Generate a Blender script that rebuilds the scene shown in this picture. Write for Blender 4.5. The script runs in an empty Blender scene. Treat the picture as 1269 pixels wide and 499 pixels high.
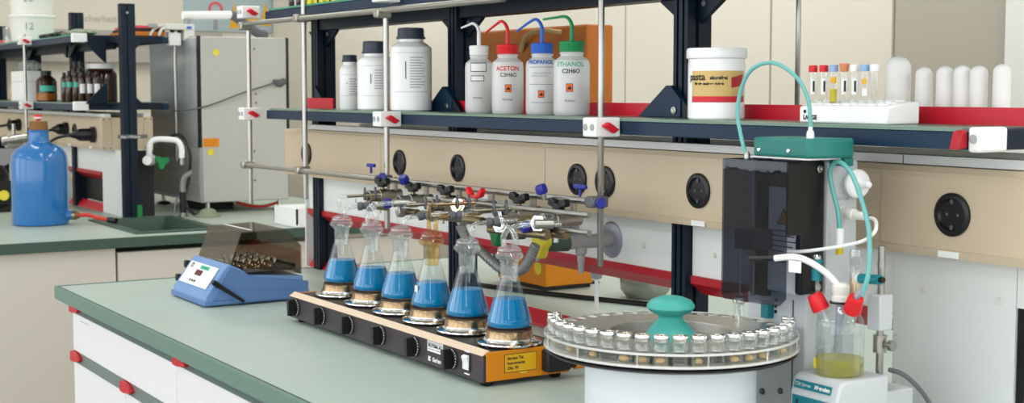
import bpy, bmesh, math, random
from mathutils import Vector, Matrix, Euler
random.seed(7)
S = bpy.context.scene
COL = S.collection
PI = math.pi
V = Vector

# ------------------------------------------------------------------ materials
def lin(c):
    return tuple((x/255/12.92 if x/255 <= 0.04045 else ((x/255+0.055)/1.055)**2.4) for x in c)

def mat(name, c, rough=0.5, metal=0.0, var=0.05, scale=18.0, bump=0.0, coat=0.0, trans=0.0, ior=1.45, emit=0.0, stretch=None, spec=None):
    m = bpy.data.materials.new(name); m.use_nodes = True
    nt = m.node_tree; b = nt.nodes['Principled BSDF']
    col = lin(c)
    tc = nt.nodes.new('ShaderNodeTexCoord')
    mp = nt.nodes.new('ShaderNodeMapping')
    if stretch: mp.inputs['Scale'].default_value = stretch
    nz = nt.nodes.new('ShaderNodeTexNoise'); nz.inputs['Scale'].default_value = scale; nz.inputs['Detail'].default_value = 4
    nt.links.new(tc.outputs['Object'], mp.inputs['Vector']); nt.links.new(mp.outputs['Vector'], nz.inputs['Vector'])
    mx = nt.nodes.new('ShaderNodeMix'); mx.data_type = 'RGBA'
    mx.inputs['A'].default_value = (*[max(0, x*(1-var)) for x in col], 1)
    mx.inputs['B'].default_value = (*[min(1, x*(1+var)) for x in col], 1)
    nt.links.new(nz.outputs['Fac'], mx.inputs['Factor']); nt.links.new(mx.outputs['Result'], b.inputs['Base Color'])
    b.inputs['Roughness'].default_value = rough; b.inputs['Metallic'].default_value = metal
    b.inputs['Coat Weight'].default_value = coat
    b.inputs['Transmission Weight'].default_value = trans; b.inputs['IOR'].default_value = ior
    if spec is not None: b.inputs['Specular IOR Level'].default_value = spec
    if bump:
        bp = nt.nodes.new('ShaderNodeBump'); bp.inputs['Strength'].default_value = bump; bp.inputs['Distance'].default_value = 0.002
        nt.links.new(nz.outputs['Fac'], bp.inputs['Height']); nt.links.new(bp.outputs['Normal'], b.inputs['Normal'])
    if emit:
        b.inputs['Emission Color'].default_value = (*col, 1); b.inputs['Emission Strength'].default_value = emit
    return m

def glassy(name, tint=(255, 255, 255), edge=0.35, base=0.04, rough=0.02, blend=0.35, body=None, bodyfac=0.0, bodyrough=0.4):
    """thin-walled clear material: straight transparency plus a facing-dependent gloss, and an optional milky share"""
    m = bpy.data.materials.new(name); m.use_nodes = True
    nt = m.node_tree; nt.nodes.remove(nt.nodes['Principled BSDF']); out = nt.nodes['Material Output']
    tr = nt.nodes.new('ShaderNodeBsdfTransparent'); tr.inputs['Color'].default_value = (*lin(tint), 1)
    gl = nt.nodes.new('ShaderNodeBsdfGlossy'); gl.inputs['Roughness'].default_value = rough; gl.inputs['Color'].default_value = (0.95, 0.97, 0.97, 1)
    lw = nt.nodes.new('ShaderNodeLayerWeight'); lw.inputs['Blend'].default_value = blend
    mr = nt.nodes.new('ShaderNodeMapRange'); mr.inputs['To Min'].default_value = base; mr.inputs['To Max'].default_value = edge
    nz = nt.nodes.new('ShaderNodeTexNoise'); nz.inputs['Scale'].default_value = 40
    tc = nt.nodes.new('ShaderNodeTexCoord'); nt.links.new(tc.outputs['Object'], nz.inputs['Vector'])
    bp = nt.nodes.new('ShaderNodeBump'); bp.inputs['Strength'].default_value = 0.05; bp.inputs['Distance'].default_value = 0.001
    nt.links.new(nz.outputs['Fac'], bp.inputs['Height']); nt.links.new(bp.outputs['Normal'], gl.inputs['Normal'])
    nt.links.new(lw.outputs['Facing'], mr.inputs['Value'])
    mx = nt.nodes.new('ShaderNodeMixShader')
    nt.links.new(mr.outputs['Result'], mx.inputs['Fac'])
    first = tr.outputs[0]
    if body:
        pb = nt.nodes.new('ShaderNodeBsdfPrincipled'); pb.inputs['Base Color'].default_value = (*lin(body), 1); pb.inputs['Roughness'].default_value = bodyrough
        tl = nt.nodes.new('ShaderNodeBsdfTranslucent'); tl.inputs['Color'].default_value = (*lin(body), 1)
        m0 = nt.nodes.new('ShaderNodeMixShader'); m0.inputs['Fac'].default_value = 0.5
        nt.links.new(pb.outputs[0], m0.inputs[1]); nt.links.new(tl.outputs[0], m0.inputs[2])
        m1 = nt.nodes.new('ShaderNodeMixShader'); m1.inputs['Fac'].default_value = bodyfac
        nt.links.new(tr.outputs[0], m1.inputs[1]); nt.links.new(m0.outputs[0], m1.inputs[2]); first = m1.outputs[0]
    nt.links.new(first, mx.inputs[1]); nt.links.new(gl.outputs[0], mx.inputs[2])
    nt.links.new(mx.outputs[0], out.inputs['Surface'])
    return m

M = {}
def defm(k, *a, **kw): M[k] = mat(k, *a, **kw)
defm('ink_faint', (176, 170, 160), 0.8)
defm('wall', (222, 214, 200), 0.8, var=0.03, scale=3)
defm('wall_taupe', (174, 167, 153), 0.8, var=0.03, scale=3)
defm('wall_pale', (226, 226, 222), 0.8, var=0.02, scale=3)
defm('ceiling', (240, 240, 238), 0.9, var=0.02, scale=2)
defm('floor', (150, 146, 138), 0.6, var=0.1, scale=6)
defm('trunk_grey', (176, 172, 162), 0.7, var=0.03)
defm('sign_blue', (172, 190, 194), 0.5, var=0.03)
defm('worktop', (189, 204, 195), 0.42, var=0.05, scale=9)
defm('worktop_old', (176, 188, 176), 0.42, var=0.06, scale=9)
defm('edge', (106, 136, 124), 0.45, var=0.06)
defm('edge_dark', (66, 88, 76), 0.45, var=0.06)
defm('grip', (104, 122, 118), 0.35, var=0.08, stretch=(2, 40, 40))
defm('front_white', (238, 239, 240), 0.4, var=0.015)
defm('end_cream', (214, 208, 197), 0.55, var=0.02, scale=5)
defm('navy', (11, 28, 44), 0.42, var=0.08, spec=0.3)
defm('navy_beam', (18, 46, 72), 0.4, var=0.08, spec=0.3)
defm('beige', (205, 186, 160), 0.55, var=0.03, scale=7)
defm('panel_white', (232, 234, 232), 0.5, var=0.02, scale=6)
defm('rail_white', (226, 226, 224), 0.4, var=0.02)
defm('red', (206, 20, 44), 0.4, var=0.05)
defm('red_dark', (176, 18, 34), 0.4, var=0.06)
defm('shelfboard', (112, 138, 122), 0.3, var=0.06)
defm('shelf_teal', (66, 150, 122), 0.3, var=0.06)
defm('white', (244, 244, 242), 0.45, var=0.015)
defm('white_gloss', (246, 246, 246), 0.25, var=0.01, coat=0.3)
defm('offwhite', (228, 226, 218), 0.5, var=0.03)
defm('steel', (172, 170, 165), 0.30, 1.0, var=0.05)
defm('chrome', (232, 232, 230), 0.12, 1.0, var=0.03)
defm('brushed', (222, 219, 212), 0.38, 1.0, var=0.12, scale=60)
defm('dull_metal', (176, 173, 166), 0.34, 1.0, var=0.14, scale=50)
defm('brass', (150, 134, 106), 0.3, 1.0, var=0.12, scale=40)
defm('warm_steel', (158, 134, 104), 0.24, 1.0, var=0.03, scale=10)
defm('plate_dark', (74, 58, 50), 0.6, 0.3, var=0.15, scale=40)
defm('black', (18, 18, 20), 0.35, var=0.1)
defm('black_soft', (28, 27, 30), 0.55, var=0.1)
defm('panel_black', (62, 54, 58), 0.45, var=0.06)
defm('heater_top', (72, 68, 64), 0.42, 0.4, var=0.25, scale=14)
defm('cream_strip', (226, 202, 174), 0.45, var=0.04)
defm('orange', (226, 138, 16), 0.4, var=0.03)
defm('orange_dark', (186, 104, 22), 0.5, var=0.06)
defm('label_yellow', (232, 178, 20), 0.5, var=0.02)
defm('yellow', (234, 214, 60), 0.45, var=0.05)
defm('teal', (30, 122, 114), 0.4, var=0.03)
defm('teal_light', (70, 170, 160), 0.42, var=0.02)
defm('teal_panel', (10, 122, 136), 0.4, var=0.02)
defm('teal_tube', (110, 182, 178), 0.35, var=0.03)
defm('grey_body', (206, 210, 212), 0.45, var=0.02)
defm('drum', (226, 230, 236), 0.4, var=0.015)
defm('grey_cab', (186, 184, 178), 0.5, var=0.02, scale=5)
defm('grey_louver', (206, 207, 206), 0.5, var=0.04)
defm('grey_plastic', (168, 166, 168), 0.45, var=0.04)
defm('grey_dark', (92, 94, 98), 0.5, var=0.05)
defm('darkglass', (168, 172, 172), 0.12, var=0.12, scale=3)
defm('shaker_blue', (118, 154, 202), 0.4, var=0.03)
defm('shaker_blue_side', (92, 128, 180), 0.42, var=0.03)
defm('carboy_blue', (38, 112, 178), 0.2, var=0.04, coat=0.4, scale=6)
defm('blue_plastic', (40, 100, 204), 0.4, var=0.03)
defm('blue_knob', (36, 40, 140), 0.35, var=0.06)
defm('blue_pale', (150, 184, 224), 0.4, var=0.03)
defm('green_plastic', (14, 138, 78), 0.4, var=0.03)
defm('green_tap', (28, 130, 70), 0.4, var=0.04)
defm('red_plastic', (222, 24, 36), 0.38, var=0.03)
defm('orange_cap', (226, 140, 100), 0.5, var=0.05)
defm('cap_navy', (44, 54, 72), 0.42, var=0.05)
defm('cork', (140, 98, 56), 0.8, var=0.2, scale=60, bump=0.3)
defm('amber', (48, 22, 10), 0.12, var=0.2, coat=0.4)
defm('amber_orange', (166, 98, 20), 0.2, var=0.1)
defm('label_teal', (82, 196, 170), 0.6, var=0.02)
defm('label_white', (238, 238, 236), 0.6, var=0.01)
defm('label_gold', (206, 176, 110), 0.45, 0.2, var=0.06)
defm('ink', (40, 40, 46), 0.7, var=0.02)
defm('ink_soft', (150, 152, 158), 0.7, var=0.02)
defm('ink_red', (214, 52, 56), 0.7, var=0.02)
defm('ink_blue', (60, 110, 190), 0.7, var=0.02)
defm('ink_green', (90, 180, 150), 0.7, var=0.02)
defm('hazard', (238, 106, 38), 0.6, var=0.02)
defm('ceramic', (250, 248, 244), 0.85, var=0.03, scale=60, bump=0.15)
defm('tan', (214, 180, 130), 0.8, var=0.15, scale=60)
defm('hose_grey', (140, 140, 140), 0.4, 0.4, var=0.1)
defm('rubber_red', (206, 52, 40), 0.45, var=0.05)
defm('display', (98, 14, 30), 0.2, var=0.05)
defm('wood_stack', (206, 120, 30), 0.6, var=0.05)
defm('pink', (222, 88, 98), 0.6, var=0.05)
defm('grey_green', (140, 148, 126), 0.7, var=0.1)
defm('lamp', (255, 252, 244), 0.5, emit=3.0)
defm('blue_liquid', (0, 132, 190), 0.15, var=0.08, scale=12, trans=0.1, ior=1.2, spec=0.2)
defm('blue_top', (60, 170, 224), 0.1, var=0.04)
M['yellow_liquid'] = None
defm('yellow_tube', (236, 214, 60), 0.1, var=0.08, trans=0.3, ior=1.2)
M['glass'] = glassy('glass', (250, 252, 252), edge=0.6, base=0.022, blend=0.17)
M['glass_warm'] = glassy('glass_warm', (246, 226, 182), edge=0.5, base=0.05, blend=0.28)
M['glass_joint'] = glassy('glass_joint', (250, 252, 252), edge=0.65, base=0.06, blend=0.24, body=(236, 238, 238), bodyfac=0.13)
M['vial_glass'] = glassy('vial_glass', (248, 250, 250), edge=0.7, base=0.06, blend=0.26)
M['hdpe'] = glassy('hdpe', (250, 250, 250), edge=0.30, base=0.03, rough=0.3, body=(255, 255, 255), bodyfac=0.80)
M['smoke'] = glassy('smoke', (212, 206, 198), edge=0.22, base=0.03, rough=0.03)
M['smoke_dark'] = glassy('smoke_dark', (176, 179, 190), edge=0.14, base=0.015, rough=0.02, blend=0.25)
M['plastic_bag'] = glassy('plastic_bag', (236, 238, 238), edge=0.4, base=0.08, rough=0.2, body=(226, 228, 228), bodyfac=0.35)
M['yellow_liquid'] = glassy('yellow_liquid', (238, 234, 170), edge=0.35, base=0.04, blend=0.3, body=(222, 212, 100), bodyfac=0.35)
M['suction'] = glassy('suction', (226, 226, 236), edge=0.3, base=0.05, rough=0.2, body=(196, 196, 210), bodyfac=0.75)

# ------------------------------------------------------------------ mesh builder
def catmull(pts, sub=6):
    P = [V(p) for p in pts]
    if len(P) < 3: return P
    out = []
    for i in range(len(P)-1):
        p0 = P[i-1] if i else P[0]*2-P[1]; p1, p2 = P[i], P[i+1]
        p3 = P[i+2] if i+2 < len(P) else P[-1]*2-P[-2]
        for k in range(sub):
            t = k/sub
            out.append(0.5*((2*p1)+(p2-p0)*t+(2*p0-5*p1+4*p2-p3)*t*t+(3*p1-p0-3*p2+p3)*t**3))
    out.append(P[-1]); return out

class MB:
    def __init__(s): s.b = bmesh.new()
    def _faces(s, rings, closed_ring=True, cap0=True, cap1=True):
        b = s.b; vs = []
        for r in rings: vs.append([b.verts.new(p) for p in r])
        for i in range(len(vs)-1):
            A, B = vs[i], vs[i+1]
            if len(A) == 1 and len(B) == 1: continue
            n = max(len(A), len(B))
            for k in range(n if closed_ring else n-1):
                k2 = (k+1) % n
                if len(A) == 1: b.faces.new((A[0], B[k2], B[k]))
                elif len(B) == 1: b.faces.new((A[k], A[k2], B[0]))
                else: b.faces.new((A[k], A[k2], B[k2], B[k]))
        if cap0 and len(vs[0]) > 2: b.faces.new(vs[0][::-1])
        if cap1 and len(vs[-1]) > 2: b.faces.new(vs[-1])
        return s
    def box(s, x0, x1, y0, y1, z0, z1, R=None, c=None):
        P = [V((x, y, z)) for z in (z0, z1) for x, y in ((x0, y0), (x1, y0), (x1, y1), (x0, y1))]
        if R is not None:
            c = V(c) if c is not None else V(((x0+x1)/2, (y0+y1)/2, (z0+z1)/2))
            P = [c+R @ (p-c) for p in P]
        v = [s.b.verts.new(p) for p in P]
        for f in ((0, 3, 2, 1), (4, 5, 6, 7), (0, 1, 5, 4), (1, 2, 6, 5), (2, 3, 7, 6), (3, 0, 4, 7)): s.b.faces.new([v[i] for i in f])
        return s
    def cyl(s, p0, p1, r0, r1=None, n=24, cap=True):
        p0, p1 = V(p0), V(p1); r1 = r0 if r1 is None else r1
        d = (p1-p0).normalized(); q = d.to_track_quat('Z', 'Y')
        ring = lambda p, r: [p+q @ V((r*math.cos(2*PI*k/n), r*math.sin(2*PI*k/n), 0)) for k in range(n)]
        return s._faces([ring(p0, r0), ring(p1, r1)], True, cap, cap)
    def lathe(s, prof, c=(0, 0, 0), n=32, axis=(0, 0, 1), cap=False, flutes=0, fdepth=0.0):
        c = V(c); q = V(axis).normalized().to_track_quat('Z', 'Y'); rings = []
        for r, z in prof:
            if r <= 1e-6: rings.append([c+q @ V((0, 0, z))])
            else:
                ring = []
                for k in range(n):
                    a = 2*PI*k/n; rr = r*(1-fdepth*(k % 2)) if flutes else r
                    ring.append(c+q @ V((rr*math.cos(a), rr*math.sin(a), z)))
                rings.append(ring)
        return s._faces(rings, True, cap, cap)
    def tube(s, pts, r, n=10, sub=6, cap=True, r1=None):
        P = catmull(pts, sub) if len(pts) > 2 else [V(p) for p in pts]
        rings = []; up = None; N = len(P)
        for i, p in enumerate(P):
            d = (P[min(i+1, N-1)]-P[max(i-1, 0)]).normalized()
            if up is None:
                up = d.orthogonal().normalized()
            up = (up-d*up.dot(d)).normalized(); w = d.cross(up)
            rr = r if r1 is None else r+(r1-r)*i/(N-1)
            rings.append([p+(up*math.cos(2*PI*k/n)+w*math.sin(2*PI*k/n))*rr for k in range(n)])
        return s._faces(rings, True, cap, cap)
    def prism(s, poly, plane, a, b):
        f = {'xy': lambda p, t: V((p[0], p[1], t)), 'xz': lambda p, t: V((p[0], t, p[1])), 'yz': lambda p, t: V((t, p[0], p[1]))}[plane]
        s._faces([[f(p, a) for p in poly], [f(p, b) for p in poly]])
        return s
    def poly(s, pts):
        s.b.faces.new([s.b.verts.new(p) for p in pts]); return s
    def torus(s, c, axis, R, r, n=32, m=10):
        c = V(c); q = V(axis).normalized().to_track_quat('Z', 'Y')
        v = [[s.b.verts.new(c+q @ V(((R+r*math.cos(2*PI*j/m))*math.cos(2*PI*i/n), (R+r*math.cos(2*PI*j/m))*math.sin(2*PI*i/n), r*math.sin(2*PI*j/m)))) for j in range(m)] for i in range(n)]
        for i in range(n):
            for j in range(m):
                s.b.faces.new((v[i][j], v[(i+1) % n][j], v[(i+1) % n][(j+1) % m], v[i][(j+1) % m]))
        return s
    def ball(s, c, r, sc=(1, 1, 1), n=16, m=10):
        c = V(c); rings = []
        for j in range(m+1):
            t = PI*j/m-PI/2
            if j in (0, m): rings.append([c+V((0, 0, r*sc[2]*math.sin(t)))])
            else: rings.append([c+V((r*sc[0]*math.cos(t)*math.cos(2*PI*k/n), r*sc[1]*math.cos(t)*math.sin(2*PI*k/n), r*sc[2]*math.sin(t))) for k in range(n)])
        return s._faces(rings, True, False, False)
    def build(s, name, m, parent=None, loc=None, bevel=0.0, flat=False, seg=2, xf=None):
        b = s.b
        if xf is not None: bmesh.ops.transform(b, matrix=xf, verts=b.verts)
        bmesh.ops.recalc_face_normals(b, faces=b.faces)
        if parent is not None:
            root = parent
            while root.parent: root = root.parent
            off = root.location.copy()
        elif loc is not None: off = V(loc)
        else:
            xs = [v.co for v in b.verts]
            off = V(((min(p.x for p in xs)+max(p.x for p in xs))/2, (min(p.y for p in xs)+max(p.y for p in xs))/2, min(p.z for p in xs)))
        bmesh.ops.translate(b, verts=b.verts, vec=-off)
        me = bpy.data.meshes.new(name); b.to_mesh(me); b.free()
        if not flat:
            for p in me.polygons: p.use_smooth = True
            me.set_sharp_from_angle(angle=math.radians(38))
        me.materials.append(M[m] if isinstance(m, str) else m)
        o = bpy.data.objects.new(name, me); COL.objects.link(o)
        if parent is not None: o.parent = parent
        else: o.location = off
        if bevel:
            md = o.modifiers.new('bevel', 'BEVEL'); md.width = bevel; md.segments = seg; md.limit_method = 'ANGLE'; md.angle_limit = math.radians(40)
        return o

def tag(o, label, cat, group=None):
    o['label'] = label; o['category'] = cat
    if group: o['group'] = group
    return o
def thing(name, label, cat, loc, group=None):
    o = bpy.data.objects.new(name, None); o.empty_display_size = 0.02; COL.objects.link(o); o.location = loc
    return tag(o, label, cat, group)
def struct(o): o['kind'] = 'structure'; return o
def kids(o): return [c for c in bpy.data.objects if c.parent == o]
def copy_tree(o, parent=None):
    c = o.copy(); COL.objects.link(c)
    if parent is not None: c.parent = parent
    for ch in kids(o): copy_tree(ch, c)
    return c

def text(body, size, m, parent, name, fn, align='CENTER', bold=0.0):
    """letters as a thin mesh, mapped into the scene by fn(x, y) -> point"""
    cu = bpy.data.curves.new(name, 'FONT'); cu.body = body; cu.size = size; cu.align_x = align; cu.align_y = 'CENTER'; cu.offset = bold; cu.resolution_u = 3
    to = bpy.data.objects.new(name, cu); me = bpy.data.meshes.new_from_object(to)
    bpy.data.objects.remove(to); bpy.data.curves.remove(cu)
    b = bmesh.new(); b.from_mesh(me); bpy.data.meshes.remove(me)
    for v in b.verts: v.co = fn(v.co.x, v.co.y)
    mb = MB(); mb.b.free(); mb.b = b
    return mb.build(name, m, parent, flat=True)
def on_plane(o, xd, yd, off=0.0):
    o, xd, yd = V(o), V(xd).normalized(), V(yd).normalized(); n = xd.cross(yd)
    return lambda x, y: o+xd*x+yd*y+n*off
def on_cyl(c, r, a0):
    """wrap onto an upright cylinder; a0 = azimuth of the text centre, reading left to right seen from outside"""
    c = V(c)
    return lambda x, y: c+V((r*math.cos(a0+x/r), r*math.sin(a0+x/r), y))
def cyl_patch(c, r, a0, w, z0, z1, thick=0.0004, n=12):
    b = MB(); c = V(c); h = w/2/r
    rings = []
    for rr in (r, ):
        A = [c+V((rr*math.cos(a0-h+2*h*k/n), rr*math.sin(a0-h+2*h*k/n), z0)) for k in range(n+1)]
        B = [c+V((rr*math.cos(a0-h+2*h*k/n), rr*math.sin(a0-h+2*h*k/n), z1)) for k in range(n+1)]
    v0 = [b.b.verts.new(p) for p in A]; v1 = [b.b.verts.new(p) for p in B]
    for k in range(n): b.b.faces.new((v0[k], v0[k+1], v1[k+1], v1[k]))
    return b
def toward(x, y): return math.atan2(-y, -x)
# ------------------------------------------------------------------ the room
def slab(name, m, x0, x1, y0, y1, z0, z1): return struct(MB().box(x0, x1, y0, y1, z0, z1).build(name, m, flat=True))
slab('floor', 'floor', -8.1, 3.1, -3.1, 3.4, -0.1, 0)
slab('ceiling', 'ceiling', -8.1, 3.1, -3.1, 3.4, 3.0, 3.1)
slab('wall_left', 'wall', -8.1, -8.0, -3.1, 3.4, 0, 3.0)
slab('wall_back', 'wall', -8.0, 3.1, 3.3, 3.4, 0, 3.0)
# tall wall panels on the back wall with narrow joints
px = [(-7.95, -5.6), (-5.59, -4.4), (-4.39, -3.575), (-3.565, -3.03)]
for i, (a, b) in enumerate(px): slab('trim_%d' % (i+1), 'wall', a, b, 3.28, 3.3, 0.0, 2.9)
slab('trim_5', 'wall_taupe', -3.02, -2.61, 3.285, 3.3, 0.0, 2.9)
slab('trim_6', 'wall_pale', -2.60, -0.4, 3.27, 3.3, 0.0, 2.9)
# front and right walls with wide windows, out of the picture
def window_wall(side, fixed, lo, hi, sill, head, n):
    f0, f1 = fixed
    def bx(name, a, b, z0, z1, m='wall_pale'):
        if side == 'front': return slab(name, m, a, b, f0, f1, z0, z1)
        return slab(name, m, f0, f1, a, b, z0, z1)
    bx('wall_%s' % side, lo, hi, 0, sill); bx('wall_%s' % side, lo, hi, head, 3.0)
    w = (hi-lo)/n
    for i in range(n+1):
        c = lo+i*w
        bx('wall_%s' % side, max(lo, c-0.12), min(hi, c+0.12), sill, head, 'white')
window_wall('front', (-3.1, -3.0), -8.0, 3.0, 0.9, 2.75, 5)
window_wall('right', (3.0, 3.1), -3.0, 3.3, 0.9, 2.75, 3)
# far wall: cable trunking and the safety board
b = MB()
b.box(-8.0, -7.93, 1.2, 2.95, 1.56, 1.74); b.box(-7.935, -7.925, 1.2, 2.95, 1.655, 1.66); b.box(-7.935, -7.925, 1.2, 2.95, 1.70, 1.705)
struct(b.build('trim_7', 'trunk_grey', flat=True))
sb = thing('safety_board', 'pale blue safety board with yellow warning pictograms on the far wall', 'sign board', (-7.99, 3.0, 1.74))
MB().box(-8.0, -7.985, 2.74, 3.29, 1.75, 2.15).build('board', 'sign_blue', sb, flat=True)
for (y, z, w, h) in ((3.045, 1.85, .06, .16), (3.165, 1.86, .07, .10), (3.245, 1.86, .07, .14)):
    MB().poly([(-7.983, y-w/2, z-h/2), (-7.983, y+w/2, z-h/2), (-7.983, y, z+h/2)]).build('warning_triangle', 'label_yellow', sb, flat=True)
MB().box(-7.984, -7.982, 3.13, 3.18, 1.775, 1.83).build('warning_square', 'label_yellow', sb, flat=True)
MB().lathe([(0.03, 0), (0.045, 0), (0.045, 0.002), (0.03, 0.002), (0.03, 0)], (-7.984, 2.93, 1.88), 24, (1, 0, 0)).build('prohibition_ring', 'pink', sb)
MB().box(-7.984, -7.981, 2.918, 2.942, 1.76, 1.86).build('pictogram_figure', 'ink_soft', sb, flat=True)
wl = thing('wall_lettering', 'faint grey lettering across the far wall above the trunking', 'lettering', (-7.999, 2.27, 1.78))
text('Sicherheit im', 0.055, 'ink_faint', wl, 'letters', on_plane((-7.998, 2.27, 1.805), (0, 1, 0), (0, 0, 1)))
# unseen ceiling lamps; the rearmost row is added to brighten the back wall
k = 0
for x in (-6.2, -3.6, -1.0, 1.6):
    for y in (-1.6, 1.2, 2.75):
        cl = thing('unseen_ceiling_lamp', 'unseen long white ceiling lamp', 'ceiling lamp', (x, y, 2.9), 'ceiling lamps above the benches')
        MB().box(x-0.65, x+0.65, y-0.15, y+0.15, 2.93, 3.0).build('housing', 'white', cl, flat=True)
        MB().box(x-0.62, x+0.62, y-0.12, y+0.12, 2.915, 2.93).build('diffuser', 'lamp', cl, flat=True)

# ------------------------------------------------------------------ benches
wt = thing('worktop', 'pale green worktop of the near bench carrying the flask heater', 'worktop', (-2.3, 1.6, 0.868))
MB().box(-3.612, -1.0, 0.893, 2.36, 0.868, 0.9).build('top_slab', 'worktop', wt, flat=True)
b = MB(); b.box(-3.62, -1.0, 0.885, 0.893, 0.868, 0.9012); b.box(-3.62, -3.612, 0.893, 2.368, 0.868, 0.9012); b.box(-3.612, -1.0, 2.36, 2.368, 0.868, 0.9012); pass
b.build('edge_trim', 'edge', wt, bevel=0.0015)
MB().box(-3.612, -1.0, 0.893, 0.8955, 0.8995, 0.9009).box(-3.612, -3.609, 0.8956, 2.36, 0.8995, 0.9009).build('edge_seam', 'edge_dark', wt, flat=True)
def cabinet(x0, x1, split, label, grp=None):
    t = thing('base_cabinet', label, 'cabinet', ((x0+x1)/2, 1.3, 0))
    MB().box(x0+.001, x1-.001, 0.947, 2.33, 0.10, 0.8675).box(x0+.01, x1-.01, 0.99, 2.3, 0.0, 0.10).build('carcass', 'end_cream', t, flat=True)
    dr = MB().box(x0+.002, x1-.002, 0.925, 0.946, 0.735, 0.833).build('drawer', 'front_white', t, bevel=0.0015)
    rail = [(0.945, 0.834), (0.922, 0.834), (0.918, 0.837), (0.926, 0.846), (0.93, 0.862), (0.936, 0.867), (0.945, 0.867)]
    MB().prism(rail, 'yz', x0+.001, x1-.001).build('grip_rail', 'grip', dr, flat=True)
    rail2 = [(y, z-0.126) for y, z in rail]
    MB().prism(rail2, 'yz', x0+.001, x1-.001).build('grip_rail', 'grip', t, flat=True)
    xs = [x0]+list(split)+[x1]
    for a, c in zip(xs[:-1], xs[1:]):
        MB().box(a+.002, c-.002, 0.925, 0.946, 0.11, 0.707).build('cabinet_door', 'front_white', t, bevel=0.0015)
    def clip(x, z, w=0.08):
        MB().prism([(x, z+.013), (x, z-.011), (x+w*.35, z-.011), (x+w*.95, z-.004), (x+w, z+.001), (x+w*.75, z+.008), (x+w*.3, z+.013)], 'xz', 0.9145, 0.93).build('corner_clip', 'red', t, bevel=0.001)
    clip(x0+.003, .846); clip(x0+.003, .720)
    for sx in split: clip(sx-.008, .720, 0.08)
    return t
cb1 = cabinet(-3.602, -2.787, [-3.155], 'white base cabinet with one wide drawer at the far end of the near bench')
cb2 = cabinet(-2.787, -1.97, [-2.38], 'white base cabinet under the middle of the near bench')
cabinet(-1.97, -1.15, [-1.56], 'white base cabinet under the near end of the near bench')
MB().box(-3.53, -3.45, 0.9243, 0.9249, 0.8195, 0.8205).build('small_mark', 'ink_soft', cb1, flat=True)

wt2 = thing('worktop', 'pale green worktop of the far bench under the blue carboy', 'worktop', (-6.0, 1.6, 0.868))
# slab with an opening for the sink
sx0, sx1, sy0, sy1 = -5.36, -4.80, 1.47, 1.76
b = MB(); b.box(-8.0, sx0, 0.35, 2.6, 0.868, 0.9); b.box(sx1, -4.70, 0.35, 2.6, 0.868, 0.9); b.box(sx0, sx1, 0.35, sy0, 0.868, 0.9); b.box(sx0, sx1, sy1, 2.6, 0.868, 0.9)
b.build('top_slab', 'worktop_old', wt2, flat=True)
MB().box(-4.70, -4.69, 0.35, 2.6, 0.866, 0.901).build('edge_trim', 'edge_dark', wt2, bevel=0.002)
sk = thing('sink', 'dark green grey sink set into the far bench', 'sink', (-5.08, 1.61, 0.75))
b = MB(); o_ = [(sx0-.02, sy0-.02), (sx1+.02, sy0-.02), (sx1+.02, sy1+.02), (sx0-.02, sy1+.02)]; i_ = [(sx0+.015, sy0+.015), (sx1-.015, sy0+.015), (sx1-.015, sy1-.015), (sx0+.015, sy1-.015)]
f_ = [(sx0+.04, sy0+.04), (sx1-.04, sy0+.04), (sx1-.04, sy1-.04), (sx0+.04, sy1-.04)]
b._faces([[V((x, y, .9006)) for x, y in o_], [V((x, y, .906)) for x, y in o_], [V((x, y, .906)) for x, y in i_], [V((x, y, .76)) for x, y in f_]], True, False, True)
b.build('basin', 'edge_dark', sk, flat=True)
MB().lathe([(0, .002), (.018, .002), (.022, 0), (.022, .004), (.0, .004)], (-5.08, 1.61, .7605), 20).build('drain', 'steel', sk)
t = thing('bench_end_panel', 'large cream end panel closing the far bench left of the joint', 'cabinet panel', (-4.73, 0.8, 0))
MB().box(-4.74, -4.71, 0.40, 1.358, 0.0, 0.868).build('panel', 'end_cream', t, flat=True)
t = thing('bench_end_panel', 'cream end panel of the far bench right of the joint, behind the blue shaker', 'cabinet panel', (-4.73, 1.9, 0))
MB().box(-4.74, -4.71, 1.366, 2.55, 0.0, 0.848).build('panel', 'end_cream', t, flat=True)
t = thing('base_cabinet', 'cream base cabinet filling the far bench', 'cabinet', (-6.3, 1.5, 0))
MB().box(-7.99, -4.745, 0.42, 2.55, 0.0, 0.74).box(-7.99, -5.45, .42, 2.55, .74, .866).build('carcass', 'end_cream', t, flat=True)

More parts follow.
